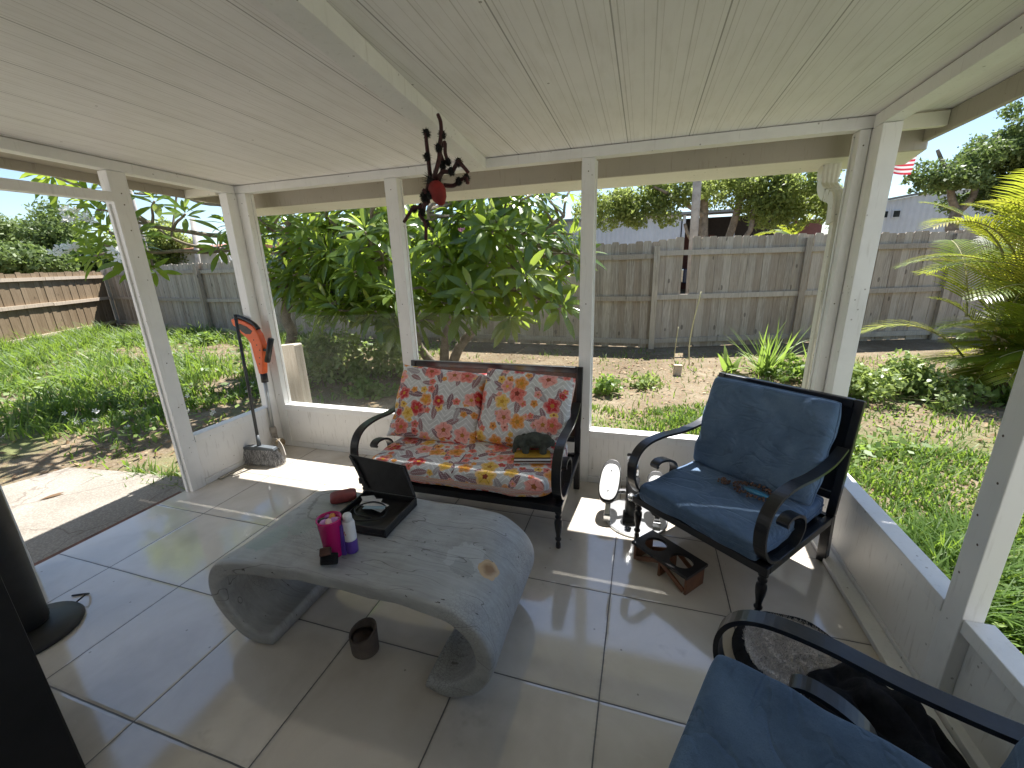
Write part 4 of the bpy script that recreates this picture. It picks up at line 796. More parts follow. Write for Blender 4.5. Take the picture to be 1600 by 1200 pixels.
def blades(x, y, h, wd, seed):
    r_ = np.random.RandomState(seed); n = len(x); az = r_.uniform(0, 6.28, n); H = h*r_.uniform(.45, 1.25, n); ln = H*r_.uniform(.2, 1.0, n); ww = wd*r_.uniform(.7, 1.3, n)
    dx, dy = np.cos(az), np.sin(az); sx, sy = -dy*ww/2, dx*ww/2; z0 = np.full(n, GZ)
    def pt(t, s): return np.stack([x+dx*ln*t*t+sx*s, y+dy*ln*t*t+sy*s, z0+H*t*(1-.25*t)], 1)
    V = np.stack([pt(0, -1), pt(0, 1), pt(.5, .9), pt(.5, -.9), pt(1, .12), pt(1, -.12)], 1).reshape(-1, 3); b = np.arange(n)*6
    F = np.concatenate([np.stack([b, b+1, b+2, b+3], 1), np.stack([b+3, b+2, b+4, b+5], 1)]); A = np.repeat(np.clip(r_.normal(.5, .22, n)+.12*pn(x, y, .8, 2), 0, 1), 6); return V, F, A
xl, yl = inpoly(d_left, -13, -.55, -2.6, 5.3, 95000); V1 = blades(xl, yl, np.clip(.10+.24*np.clip(-xl-1.2, 0, 3)/3, .08, .32)*np.clip(.75+.5*pn(xl, yl, 1.9, 1.1), .35, 1.7), .017, 11)
xl2, yl2 = inpoly(lambda x, y: np.clip(.5+.5*pn(x, y, 2.5), 0, 1)*np.exp(-((y+.62)/.10)**2), -1.1, -.1, -.9, -.3, 1600); V2 = blades(xl2, yl2, .13, .010, 12)
def merge(ps):
    Vs = []; Fs = []; As = []; o = 0
    for V, F, A in ps: Vs.append(V); Fs.append(F+o); As.append(A); o += len(V)
    return np.concatenate(Vs), np.concatenate(Fs), np.concatenate(As)
V, F, A = merge([V1, V2]); tag(npobj('grass', V, F, M['grass'], A), 'lush tangled grass and weeds of the left yard', 'grass', kind='stuff')
xr, yr = inpoly(d_right, 2.2, 9.5, .12, 5.0, 105000); V1 = blades(xr, yr, .085*np.clip(.9+.4*pn(xr, yr, 2.3, .3), .4, 1.7), .011, 13)
xr2, yr2 = inpoly(d_right, W+.2, 9.5, -2.6, .12, 75000); V2 = blades(xr2, yr2, .18*np.clip(.9+.5*pn(xr2, yr2, 2.1, .9), .4, 1.8), .012, 14)
xs, ys = inpoly(lambda x, y: np.clip(pn(x, y, 1.7, 3.3)-.35, 0, 1)*.5, -1.9, 2.4, .4, 5.0, 9000); V3 = blades(xs, ys, .09, .010, 15)
V, F, A = merge([V1, V2, V3]); tag(npobj('grass', V, F, M['grass'], A), 'short patchy sunlit grass of the front and right yard', 'grass', kind='stuff')
def ground_leaves(x, y, s, hmax, seed, up=1.2):
    r_ = np.random.RandomState(seed); n = len(x); p = np.stack([x, y, GZ+r_.uniform(.01, hmax, n)], 1); a = r_.normal(size=(n, 3)); a[:, 2] *= .35; a /= np.linalg.norm(a, axis=1)[:, None]
    nn = r_.normal(size=(n, 3))*.5; nn[:, 2] += up; b = np.cross(nn, a); b /= np.linalg.norm(b, axis=1)[:, None]; k = s*r_.uniform(.6, 1.4, n)[:, None]
    V = np.stack([p-a*k, p-a*k*.2+b*k*.55, p+a*k, p-a*k*.2-b*k*.55], 1).reshape(-1, 3); return V, np.arange(4*n).reshape(-1, 4), np.repeat(np.clip(r_.normal(.5, .25, n), 0, 1), 4)
gx, gy_ = inpoly(lambda x, y: np.clip(pn(x, y, 1.3, .6)*.7+.1, 0, 1)*np.where(y > 1.4, .15, 1), W+.15, 8, -2.4, 3.4, 14000); gx2, gy2 = inpoly(lambda x, y: np.clip(pn(x, y, 1.6, 2.6)*.6, 0, 1)*np.clip((y+.5)/.8, 0, 1), -9, -1.0, -.8, 4.5, 16000)
V, F, A = merge([ground_leaves(gx, gy_, .030, .13, 21), ground_leaves(gx2, gy2, .04, .24, 22)]); tag(npobj('weeds', V, F, M['weed'], A), 'broad leaved weeds growing through the grass', 'weeds', kind='stuff')
lx, ly = inpoly(lambda x, y: np.where((y > .25) | (x < -.5) | (x > W+.3), .8, 0)*np.where((x > -1.5) & (x < -.3) & (y < -.7), .12, 1), -8, 8, -1.5, 5.0, 7000); M['litter'] = leafmat('dry_fallen_leaf', [(0, (.10, .055, .025)), (.5, (.24, .15, .075)), (1, (.42, .32, .20))], (.3, .2, .1), .1, .8)
V, F, A = ground_leaves(lx, ly, .026, .025, 23, 2.5); tag(npobj('leaf_litter', V, F, M['litter'], A), 'dry brown leaves scattered over the soil', 'leaf litter', kind='stuff')
fx, fy = inpoly(lambda x, y: np.where(np.abs(pn(x, y, 1.1)) > .3, 1, .2), -4.6, -1.2, -.6, 2.4, 80); fm = MB(); rg = random.Random(9)
for x, y in zip(fx, fy): flower_cluster(fm, (x, y, GZ+rg.uniform(.02, .16)), 1, .01, .030, rg)
tag(obj('fallen_blossoms', fm, M['petal_white']), 'white fallen plumeria blossoms scattered in the left grass', 'blossoms', kind='stuff')
lf = npobj('fallen_leaf', *[np.array(q) for q in (lambda V, F: ([tuple(p) for p in V], F))(*(lambda V, F, A: (leaf_strip(V, F, A, (-1.03, -1.12, -.03), Vector((.3, .9, .05)), Vector((0, 0, 1)), .17, .05, .3, .5), (V, F))[1])([], [], []))], M['litter'], np.full(18, .1)); tag(lf, 'single dry brown leaf lying on the concrete slab', 'leaf')
# ------------------------------------------------------------------ seating
ARM = [(0, .600), (.07, .572), (.15, .556), (.30, .553), (.45, .566), (.57, .557), (.64, .515), (.668, .44), (.650, .35), (.585, .278), (.475, .247), (.37, .262), (.322, .315), (.335, .375), (.39, .412), (.455, .425), (.49, .412), (.485, .395)]
def cushion(w, d, h, puff=6, wr=.006, seed=1, nu=36, nv=30, boxy=.28, round_=.05):
    "soft box: x width, y depth, z height centred; uv runs over the top and the front"
    rg = np.random.RandomState(seed); mb = MB(); mb.uv = []; mb.smooth = True
    def prm(n):
        t = np.linspace(-1, 1, n); return np.sign(t)*(1-(1-np.abs(t))**1.9)
    us, vs = prm(nu), prm(nv); ph = rg.uniform(0, 6.28, 12)
    def height(u, v):
        e = max(0.0, (1-abs(u)**puff))*max(0.0, (1-abs(v)**puff)); return h/2*e**boxy*(.86+.14*(1-u*u)*(1-v*v))
    def wrinkle(x, y): return wr*(math.sin(x*23+ph[0]+3*math.sin(y*9+ph[1]))*.5+math.sin(y*31+ph[2]+2*math.sin(x*13+ph[3]))*.35+math.sin((x+y)*47+ph[4])*.2)
    idx = {}
    for side in (1, -1):
        for j, v in enumerate(vs):
            acc = 0
            for i, u in enumerate(us):
                edge = i in (0, nu-1) or j in (0, nv-1)
                if edge and side == -1: idx[(-1, i, j)] = idx[(1, i, j)]; continue
                cx = abs(u)**8; cy = abs(v)**8; sh = 1-round_*cx*cy*1.4
                x, y = u*w/2*sh, v*d/2*sh; z = side*height(u, v); z += wrinkle(x, y)*(0 if edge else 1)*side
                x += wrinkle(y*1.3+1, x+side)*.6; idx[(side, i, j)] = len(mb.v); mb.v.append((x, y, z)); mb.uv.append([x+(0 if side > 0 else 3.3), y])
    # unroll v along the depth so side walls are not stretched
    for i in range(nu):
        for side in (1, -1):
            ac = 0; mid = nv//2
            for rngj in (range(mid+1, nv), range(mid-1, -1, -1)):
                p0 = mb.v[idx[(side, i, mid)]]; a = p0[1]; sg = 1 if rngj.step > 0 else -1
                for j in rngj:
                    p1 = mb.v[idx[(side, i, j)]]; a += sg*math.hypot(p1[1]-p0[1], p1[2]-p0[2]); p0 = p1
                    if side == 1 or (0 < i < nu-1 and 0 < j < nv-1): mb.uv[idx[(side, i, j)]][1] = a + (0 if side > 0 else 1.7)
    for side in (1, -1):
        for j in range(nv-1):
            for i in range(nu-1):
                q = [idx[(side, i, j)], idx[(side, i+1, j)], idx[(side, i+1, j+1)], idx[(side, i, j+1)]]; mb.f.append(tuple(q if side > 0 else q[::-1]))
    ring = [mb.v[idx[(1, i, 0)]] for i in range(nu)] + [mb.v[idx[(1, nu-1, j)]] for j in range(1, nv)] + [mb.v[idx[(1, i, nv-1)]] for i in range(nu-2, -1, -1)] + [mb.v[idx[(1, 0, j)]] for j in range(nv-2, 0, -1)]
    return mb, ring
def put(o, loc, rot=(0, 0, 0)): o.location = loc; o.rotation_euler = rot; return o
LEG = [(.010, 0), (.014, .004), (.013, .030), (.009, .042), (.016, .050), (.017, .058), (.011, .066), (.013, .085), (.019, .120), (.0215, .150), (.020, .166), (.011, .176), (.018, .184), (.018, .192), (.011, .200), (.019, .210), (.019, .218), (.014, .226), (.016, .236)]
def seat_frame(t, w, D, back_mat, wicker):
    Y = lambda d: D/2-d         # local y of a point d in front of the rear legs
    hw = w/2
    for s in (-1, 1):
        obj('leg', MB().lathe(LEG, 14, Matrix.Translation((s*(hw-.022), Y(D-.025), 0))), M['metal_dark'], t, smooth=True)
        obj('leg', MB().bar((s*(hw-.02), Y(-.015), 0), (s*(hw-.02), Y(.01), .26), .04, .04, (0, 1, 0)), M['metal_dark'], t, bevel=.003)
    obj('seat_rail', MB().box((-hw, Y(D), .225), (hw, Y(D-.028), .262)).box((-hw, Y(.03), .225), (hw, Y(0), .262)).box((-hw, Y(D-.029), .225), (-hw+.03, Y(.031), .262)).box((hw-.03, Y(D-.029), .225), (hw, Y(.031), .262))
        .box((-hw+.031, Y(D-.03), .235), (hw-.031, Y(.032), .248)), M['metal_dark'], t, bevel=.003)
    bk = thing_part = None
    top, bot = (Y(-.075), .815), (Y(.0), .263)
    mb = MB()
    for s in (-1, 1): mb.bar((s*(hw-.018), bot[0], bot[1]), (s*(hw-.018), top[0], top[1]), .036, .030, (0, 1, 0))
    mb.bar((-hw+.037, top[0], top[1]-.02), (hw-.037, top[0], top[1]-.02), .030, .04); mb.bar((-hw+.037, Y(-.012), .35), (hw-.037, Y(-.012), .35), .025, .035)
    b = obj('back_frame', mb, M['metal_dark'], t, bevel=.004)
    # woven / panelled infill
    y0, z0, y1, z1 = Y(-.014), .37, top[0]-.003, top[1]-.042
    obj('back_panel', MB().add([(-hw+.037, y0, z0), (hw-.037, y0, z0), (hw-.037, y1, z1), (-hw+.037, y1, z1), (-hw+.037, y0+.008, z0), (hw-.037, y0+.008, z0), (hw-.037, y1+.008, z1), (-hw+.037, y1+.008, z1)], [(0,1,2,3),(7,6,5,4),(0,4,5,1),(1,5,6,2),(2,6,7,3),(3,7,4,0)]), wicker, t)
    for s in (-1, 1):
        P = spline([(s*(hw-.024), Y(d) - (0 if d > .05 else -.02*(1-d/.05)*0), z) for d, z in ARM], 5)
        obj('armrest', MB().sweep(P, (1, 0, 0), .046, .013), M['metal_dark'], t, smooth=False, bevel=.0025)
    obj('screw_cap', MB().ell((hw-.024, Y(.395), .409), (.009, .012, .009)).ell((-hw+.024, Y(.395), .409), (.009, .012, .009)), M['galv'], t, smooth=True)
D = .64
ls = thing('loveseat', 'black metal loveseat with scrolled arms and red and orange floral cushions', 'loveseat', (1.955, -.43, 0))
seat_frame(ls, 1.21, D, None, M['wicker'])
mb, ring = cushion(1.10, .62, .135, 10, .006, 3, 46, 30, .20); o = put(obj('seat_cushion', mb, M['floral'], ls), (-.005, -.01, .322), (R(-1.5), 0, 0))
cr = MB().tube([(0.01, -.31, .045), (.012, -.2, .062), (.0, 0, .064), (.0, .25, .06)], .004, 6); obj('seam', cr, M['floral'], o, smooth=True)
mb, ring = cushion(.575, .47, .17, 4, .012, 5, 32, 28, .34, -.04); mb.uv = [(p[0]+.37, p[1]+.21) for p in mb.uv]; o = put(obj('back_cushion', mb, M['floral'], ls), (-.292, .155, .582), (R(58), R(5), R(5)))
mb, ring = cushion(.555, .46, .18, 5, .012, 8, 32, 28, .30, .0); mb.uv = [(p[0]+1.91, p[1]+.83) for p in mb.uv]; o = put(obj('back_cushion', mb, M['floral'], ls), (.285, .165, .585), (R(66), R(3), R(-3)))
# armchairs
def armchair(label, loc, rz, ztop, tilt=0.0, seed=1, lift=0.0, slide=(0, 0), group='blue cushioned armchairs'):
    t = thing('armchair', label, 'armchair', (loc[0], loc[1], 0), rz, group); seat_frame(t, .675, .62, None, M['metal_dark'])
    mb, ring = cushion(.595, .61, ztop-.255-lift, 16, .006, seed, 44, 42, .11, .012); o = put(obj('seat_cushion', mb, M['suede'], t), (slide[0], -.015+slide[1], (ztop+.255+lift)/2), (tilt, 0, 0))
    obj('piping', MB().tube(ring + ring[:1], .0045, 6, False), M['suede'], o, smooth=True)
    mb, ring = cushion(.585, .49, .15, 12, .010, seed+3, 40, 34, .24, .016); o = put(obj('back_cushion', mb, M['suede'], t), (-.005, .222, .578), (R(74), 0, 0))
    rr = [Vector(p)+Vector((0, 0, .0)) for p in ring]; obj('piping', MB().tube(rr + rr[:1], .0045, 6, False), M['suede'], o, smooth=True)
    return t
rc = Vector((3.5535, -.287)); F1 = Vector((-.637, -.771)); c1 = rc + F1*.31
armchair('black armchair with blue cushions and a beaded necklace on its seat', (c1.x, c1.y), -.690, .36, 0, 11)
F2 = Vector((-.92, .39)); r2 = Vector((3.767, -1.78)) + .335*Vector((-.39, -.92)); c2 = r2 + F2*.31
armchair('black armchair with blue cushion in the near right foreground beside the blanket', (c2.x, c2.y), math.atan2(-.92, -.39), .455, R(-3), 14, .02, (.028, -.035))

# ------------------------------------------------------------------ coffee table
ct = thing('coffee_table', 'grey weathered waterfall coffee table with curled ends', 'table', (1.90, -1.34, 0))
outer = [(.335, .020), (.40, .004), (.47, .02), (.545, .085), (.595, .17), (.600, .255), (.560, .335), (.480, .385), (.38, .400), (.15, .4035), (-.15, .4035), (-.36, .402), (-.465, .388), (-.555, .345), (-.610, .265), (-.610, .175), (-.565, .09), (-.49, .025), (-.415, .003), (-.34, .012)]
def offset(pts, d):
    out = []
    for i in range(len(pts)):
        a = Vector(pts[max(i-1, 0)]); b = Vector(pts[min(i+1, len(pts)-1)]); t = (b-a).normalized(); n = Vector((-t.y, t.x)); out.append(Vector(pts[i]) + n*d[i] if isinstance(d, list) else Vector(pts[i])+n*d)
    return out
O = [Vector((p.x, p.y)) for p in spline([(x, z, 0) for x, z in outer], 5)]; nO = len(O)
th = [.05+.018*math.sin(math.pi*min(1, abs(2*i/(nO-1)-1))) for i in range(nO)]; I = offset(O, th)
ring2 = O + [p for p in reversed(I)]; mb = MB(); ny = 14; y0, y1 = -.275, .275; N = len(ring2); rg = random.Random(4)
cen = [(O[min(i, nO-1)] + I[min(i, nO-1)])/2 for i in range(nO)] + [(O[nO-1-k] + I[nO-1-k])/2 for k in range(nO)]
ys = [y0, y0+.006, y0+.018] + [y0+.02+(y1-y0-.04)*k/ny for k in range(1, ny)] + [y1-.018, y1-.006, y1]; sh = [.66, .9, 1] + [1]*(ny-1) + [1, .9, .66]
for y, s in zip(ys, sh):
    for k, p in enumerate(ring2):
        c = cen[k]; q = c + (p-c)*s; wb = .004*math.sin(q.x*14+y*11)+.003*math.sin(q.x*31-y*23); mb.v.append((q.x, y + .010*math.sin(q.x*5+1), max(0.0005, q.y+wb*(1 if q.y > .05 else 0))))
for j in range(len(ys)-1):
    for k in range(N): mb.f.append((j*N+k, (j+1)*N+k, (j+1)*N+(k+1) % N, j*N+(k+1) % N))
for k in range(nO-1):
    a, b = k, k+1; c_, d_ = N-2-k, N-1-k
    mb.f.append((a, b, c_, d_)); m = (len(ys)-1)*N; mb.f.append((m+d_, m+c_, m+b, m+a))
mb.smooth = True; o = obj('tabletop', mb, M['table'], ct)
# ------------------------------------------------------------------ things on the table
TZ = .404
def m_plastic(name, c, trans=0.0, rough=.3):
    g = G(name); g.fin(c, rough, 0, .5); g.b.inputs['Transmission Weight'].default_value = trans; return g.m
M['magenta'] = G('magenta_plastic').fin((.55, .012, .16), .25); 
M['purple'] = simple('purple_plastic', (.10, .045, .30), .35); M['whitep'] = simple('white_plastic', (.72, .72, .74), .35, 0, .05); M['blackp'] = simple('black_plastic', (.012, .012, .013), .42, 0, .4, 30, .1, 90)
M['redcase'] = simple('dark_red_leather', (.22, .040, .040), .55, 0, .25, 20, .3, 150); M['paper'] = simple('white_paper', (.70, .70, .70), .8, 0, .08, 30); M['brownp'] = simple('brown_fabric', (.09, .04, .03), .8, 0, .4, 30, .5, 80)
M['blackfab'] = simple('black_plush_fabric', (.020, .020, .022), .95, 0, .5, 18, .8, 140, .1)
t = thing('plastic_cup', 'magenta plastic cup stuffed with small wrappers on the coffee table', 'cup', (1.825, -1.495, TZ))
obj('body', MB().lathe([(.030, 0), (.033, .002), (.043, .150), (.045, .152), (.045, .158), (.042, .158), (.031, .008), (.001, .006)], 28), M['magenta'], t, smooth=True)
rg = random.Random(6)
for i, c in enumerate([(.55, .25, .6), (.75, .45, .65), (.7, .3, .08), (.35, .08, .35), (.03, .02, .03), (.6, .3, .65), (.8, .55, .5)]):
    m_ = M.setdefault('wrap%d' % i, simple('wrapper_%s' % 'abcdefg'[i], c, .4)); mb = MB().ell((0, 0, 0), (.018, .013, .006), None, 8, 5); a = i*.9
    o = obj('wrapper', mb, m_, t); put(o, (.022*math.cos(a), .022*math.sin(a), .142+.012*rg.random()), (rg.uniform(-.8, .8), rg.uniform(-.8, .8), a))
t = thing('spray_bottle', 'white topped purple bottle standing behind the magenta cup', 'bottle', (1.880, -1.462, TZ), R(-20))
obj('body', MB().lathe([(.021, 0), (.023, .004), (.023, .05), (.0225, .055)], 22), M['purple'], t, smooth=True)
lb = obj('label', MB().lathe([(.0228, .0551), (.0230, .06), (.0228, .125), (.019, .135)], 22), M['whitep'], t, smooth=True)
M['redink'] = simple('red_print', (.55, .06, .06), .5)
obj('mark', MB().add([(.0225*math.cos(a)*1.03, .0225*math.sin(a)*1.03, .092+.008*math.sin(k*1.7)+dz) for dz in (-.0035, .0035) for k, a in enumerate([-1.9+.11*q for q in range(8)])], [(k, k+1, k+9, k+8) for k in range(7)]), M['redink'], lb)
obj('cap', MB().lathe([(.017, .1352), (.0165, .158), (.013, .163)], 20), M['whitep'], t, smooth=True)
t = tag(obj('carton', MB().box((-.011, -.02, 0), (.011, .02, .128)), M['purple'], bevel=.002), 'slim dark purple carton between the cup and the white topped bottle', 'carton'); put(t, (1.858, -1.475, TZ), (0, 0, R(15)))
t = thing('pouch', 'small black and brown pouch leaning on the foot of the magenta cup', 'pouch', (1.848, -1.548, TZ), R(20)); mb, _ = cushion(.062, .042, .03, 4, .003, 21, 14, 12); o = put(obj('body', mb, M['blackfab'], t), (0, 0, .024), (R(60), 0, 0)); mb, _ = cushion(.04, .03, .018, 4, .002, 22, 12, 10); put(obj('flap', mb, M['brownp'], t), (-.012, .006, .05), (R(35), 0, .2))
mb, _ = cushion(.115, .075, .046, 4, .0008, 23, 24, 20, .30, .05); rcs = obj('glasses_case', mb, M['redcase']); put(rcs, (1.605, -1.165, TZ+.022), (0, 0, R(40))); tag(rcs, 'dark red rounded glasses case at the far left of the coffee table', 'case')
t = thing('storage_case', 'open flat black case holding papers and a cable on the coffee table', 'case', (1.83, -1.235, TZ))
obj('base', MB().box((-.135, -.13, 0), (.135, .12, .012)).box((-.135, -.13, .0125), (-.127, .12, .04)).box((.127, -.13, .0125), (.135, .12, .04)).box((-.1265, -.13, .0125), (.1265, -.122, .04)).box((-.1265, .112, .0125), (.1265, .12, .04)), M['blackp'], t, bevel=.003)
MZ = Matrix(((1, 0, 0, 0), (0, 0, -1, 0), (0, 1, 0, 0), (0, 0, 0, 1)))
lid = obj('lid', MB().prism([(-.135, 0), (.135, 0), (.07, .135), (-.235, .155)], 0, .01).prism([(-.125, .012), (-.108, .012), (-.20, .138), (-.228, .15)], .011, .022).prism([(.11, .012), (.13, .012), (.068, .13), (.045, .13)], .011, .022), M['blackp'], t, bevel=.002)
put(lid, (0, .119, .042), (R(72), 0, 0))
for i, (x, y, a, w, h) in enumerate([(-.06, .05, .3, .09, .05), (-.02, .03, -.1, .10, .055), (-.085, .07, .9, .06, .04)]): put(obj('paper', MB().box((-w/2, -h/2, 0), (w/2, h/2, .0012)), M['paper'], t), (x, y, .016+.003*i+.01), (.05, .12*i, a))
M['bluep'] = simple('pale_blue_paper', (.30, .42, .50), .7); put(obj('paper', MB().box((-.05, -.012, 0), (.05, .012, .001)), M['bluep'], t), (-.01, .005, .036), (0, -.06, .15))
obj('cable', MB().tube(spline([(-.11, .04, .02), (-.10, -.04, .03), (-.06, -.085, .03), (.0, -.08, .028), (.06, -.03, .026), (.03, .03, .034), (-.04, .04, .038), (-.09, -.01, .034), (-.05, -.06, .036), (.02, -.06, .032)], 6), .0038, 6), M['blackp'], t, smooth=True)
# pot under the table
t = thing('candle_pot', 'small dark wooden pot with slanted rim on the tiles under the table edge', 'pot', (1.925, -1.525, 0)); M['potwood'] = simple('dark_grey_wood', (.105, .085, .075), .75, 0, .35, 14, .4, 40); M['wax'] = simple('dark_brown_wax', (.055, .035, .025), .5, 0, .4, 20, .3)
mb = MB(); n = 24; rows = [(.046, 0), (.052, .006), (.054, .1), (.046, .1), (.045, .07), (.001, .07)]
for i, (r, z) in enumerate(rows):
    for k in range(n):
        a = 2*math.pi*k/n; tilt = (.020*math.sin(a+.6)) if i in (2, 3) else 0; mb.v.append((r*1.05*math.cos(a), r*.9*math.sin(a), z*.98+tilt))
for i in range(len(rows)-1):
    for k in range(n): mb.f.append((i*n+k, i*n+(k+1) % n, (i+1)*n+(k+1) % n, (i+1)*n+k))
mb.f.append(tuple(range(n-1, -1, -1))); mb.f.append(tuple(range(5*n, 6*n))); obj('body', mb, M['potwood'], t, smooth=False, bevel=.002)
obj('wax', MB().lathe([(.043, .070), (.043, .074), (.02, .078), (.001, .079)], 18, sx=1.03, sy=.88), M['wax'], t, smooth=True); obj('wick', MB().tube([(.004, 0, .078), (.006, 0, .088)], .002, 5), M['blackp'], t)

# ------------------------------------------------------------------ things on the seats
# plush animal: one continuous remeshed body
t = thing('stuffed_animal', 'grey green plush elephant standing on the right end of the floral loveseat', 'plush toy', (2.345, -.44, .388), R(8)); M['plush'] = simple('grey_green_plush', (.075, .085, .075), .95, 0, .45, 30, .9, 160, .1)
mb = MB().ell((0, 0, .085), (.075, .042, .048)).ell((-.082, -.008, .075), (.040, .036, .040)).ell((.062, 0, .08), (.04, .04, .042))
for x in (-.05, .05):
    for y in (-.026, .026): mb.ell((x, y, .032), (.022, .019, .036))
mb.ell((-.112, -.012, .05), (.016, .016, .028)).ell((-.118, -.014, .022), (.013, .013, .022)).ell((.105, 0, .07), (.012, .01, .025))
o = obj('body', mb, M['plush'], t, smooth=True); rm = o.modifiers.new('remesh', 'REMESH'); rm.mode = 'VOXEL'; rm.voxel_size = .005; rm.use_smooth_shade = True; sm = o.modifiers.new('smooth', 'SMOOTH'); sm.iterations = 4
for s in (-1, 1): put(obj('ear', MB().ell((0, 0, 0), (.022, .008, .028)), M['plush'], t, smooth=True), (-.066, s*.038-.004, .085), (s*.3, 0, .3*s))
t = thing('magazine', 'thin yellow covered magazine lying on the right of the floral seat', 'magazine', (2.345, -.50, .394), R(14)); M['yellow'] = simple('yellow_print', (.60, .36, .05), .6, 0, .25, 18); M['brownprint'] = simple('dark_brown_print', (.06, .03, .02), .6)
obj('pages', MB().box((-.10, -.075, 0), (.10, .075, .006)), M['paper'], t); obj('cover', MB().box((-.102, -.02, .0065), (.102, .077, .009)), M['yellow'], t)
obj('title_band', MB().box((-.102, -.077, .0065), (.102, -.062, .009)).box((-.102, -.034, .0065), (.102, -.022, .009)), M['brownprint'], t)
t = thing('beaded_necklace', 'brown beaded necklace with a blue shell pendant on the blue armchair seat', 'necklace', (3.45, -.575, .372), R(-38)); M['bead'] = simple('brown_wooden_bead', (.10, .05, .03), .35, 0, .6, 40); M['shell'] = simple('blue_shell', (.05, .20, .33), .2, 0, .4, 14)
rg = random.Random(3); mb = MB()
for ring_, nb in ((1.0, 34), (.86, 30), (.74, 26)):
    for k in range(nb):
        a = 2*math.pi*k/nb; mb.ell((.098*ring_*math.cos(a)+rg.gauss(0, .002), .064*ring_*math.sin(a)+rg.gauss(0, .002), .004+rg.random()*.012), (.0062, .0062, .0058), None, 7, 5)
for k in range(34): mb.ell((-.10-.05*rg.random()-.02, rg.uniform(-.03, .03)-.01, rg.random()*.008), (.0055, .0055, .005), None, 7, 5)
obj('beads', mb, M['bead'], t, smooth=True); obj('pendant', MB().ell((.006, -.004, .008), (.062, .020, .009), None, 18, 9), M['shell'], t, smooth=True)

# ------------------------------------------------------------------ spider hanging from the beam
sp = thing('spider_decoration', 'hanging toy spider with red abdomen and black furry leg joints', 'decoration', (2.05, -.85, 1.74)); M['spred'] = simple('dark_red_plush', (.23, .014, .012), .7, 0, .3, 20, .3, 90); M['spleg'] = simple('maroon_wrapped_leg', (.045, .008, .009), .6, 0, .6, 26, .3); M['fur'] = simple('black_fur', (.010, .009, .009), .9)
sy = -.85; mb = MB(); MT = Matrix.Translation((2.058, sy-.02, 1.74)) @ Matrix.Rotation(R(-18), 4, 'Y'); mb.lathe([(.001, -.056), (.014, -.050), (.029, -.028), (.036, 0), (.033, .022), (.02, .04), (.001, .046)], 18, MT); obj('abdomen', mb, M['spred'], sp, world=True, smooth=True)
def tufts(mb, c, r, n, rg, ln=.03):
    for k in range(n):
        d = Vector((rg.gauss(0, 1), rg.gauss(0, 1), rg.gauss(0, 1)-.35)).normalized(); a = Vector(c)+d*r*.4; s = d.orthogonal().normalized()*.0022; mb.add([a-s, a+s, a+d*(r+ln*rg.uniform(.3, 1))], [(0, 1, 2)])
rg = random.Random(8); mb = MB().ell((2.035, sy, 1.785), (.030, .03, .026)); tufts(mb, (2.035, sy, 1.785), .03, 160, rg, .02); obj('head', mb, M['fur'], sp, world=True)
legs = [([(2.05, 1.79), (2.075, 1.86), (2.082, 1.90), (2.10, 1.945), (2.102, 1.985), (2.088, 2.015)], [2, 3], sy-.03), ([(2.02, 1.79), (2.012, 1.88), (2.012, 1.93), (2.018, 1.965)], [1, 3], sy), ([(2.045, 1.80), (2.065, 1.85), (2.055, 1.905), (2.085, 1.93), (2.085, 1.89), (2.09, 1.86)], [1, 5], sy+.03),
        ([(2.06, 1.79), (2.085, 1.815), (2.125, 1.812), (2.16, 1.842), (2.172, 1.835), (2.20, 1.80)], [2, 3], sy-.02), ([(2.06, 1.775), (2.10, 1.772), (2.13, 1.785), (2.165, 1.795), (2.172, 1.770)], [2, 3], sy+.04), ([(2.02, 1.775), (1.985, 1.735), (2.0, 1.71), (1.965, 1.69), (1.93, 1.685), (1.875, 1.635)], [1, 3, 4], sy),
        ([(2.025, 1.77), (2.0, 1.72), (1.985, 1.665), (1.975, 1.655), (2.0, 1.62), (1.99, 1.555)], [1, 2, 4], sy-.03), ([(2.04, 1.76), (2.045, 1.735), (2.03, 1.728), (2.005, 1.75)], [2], sy-.04)]
for P, tf, y in legs:
    yy = y; pts = spline([(x, yy + .01*math.sin(i*1.3), z) for i, (x, z) in enumerate(P)], 4); l = obj('leg', MB().tube(pts, [.0095 - .0025*i/len(pts) for i in range(len(pts))], 7), M['spleg'], sp, world=True, smooth=True); l_t = MB()
    for k in tf: tufts(l_t, (P[k][0], yy, P[k][1]), .010, 150, rg, .011); l_t.ell((P[k][0], yy, P[k][1]), (.013, .013, .017), None, 8, 5)
    q = P[-1]; p_ = P[-2]; obj('fur_tuft', l_t, M['fur'], l)
    for o in (l.children): o.data.transform(Matrix.Translation(-sp.location))
    obj('foot', MB().tube([(p_[0]*.3+q[0]*.7, yy, p_[1]*.3+q[1]*.7), (q[0], yy, q[1])], [.0080, .005], 7), (M['spred'] if len(tf) == 2 and P[-1][0] > 2.06 else M['spleg']), sp, world=True, smooth=True)

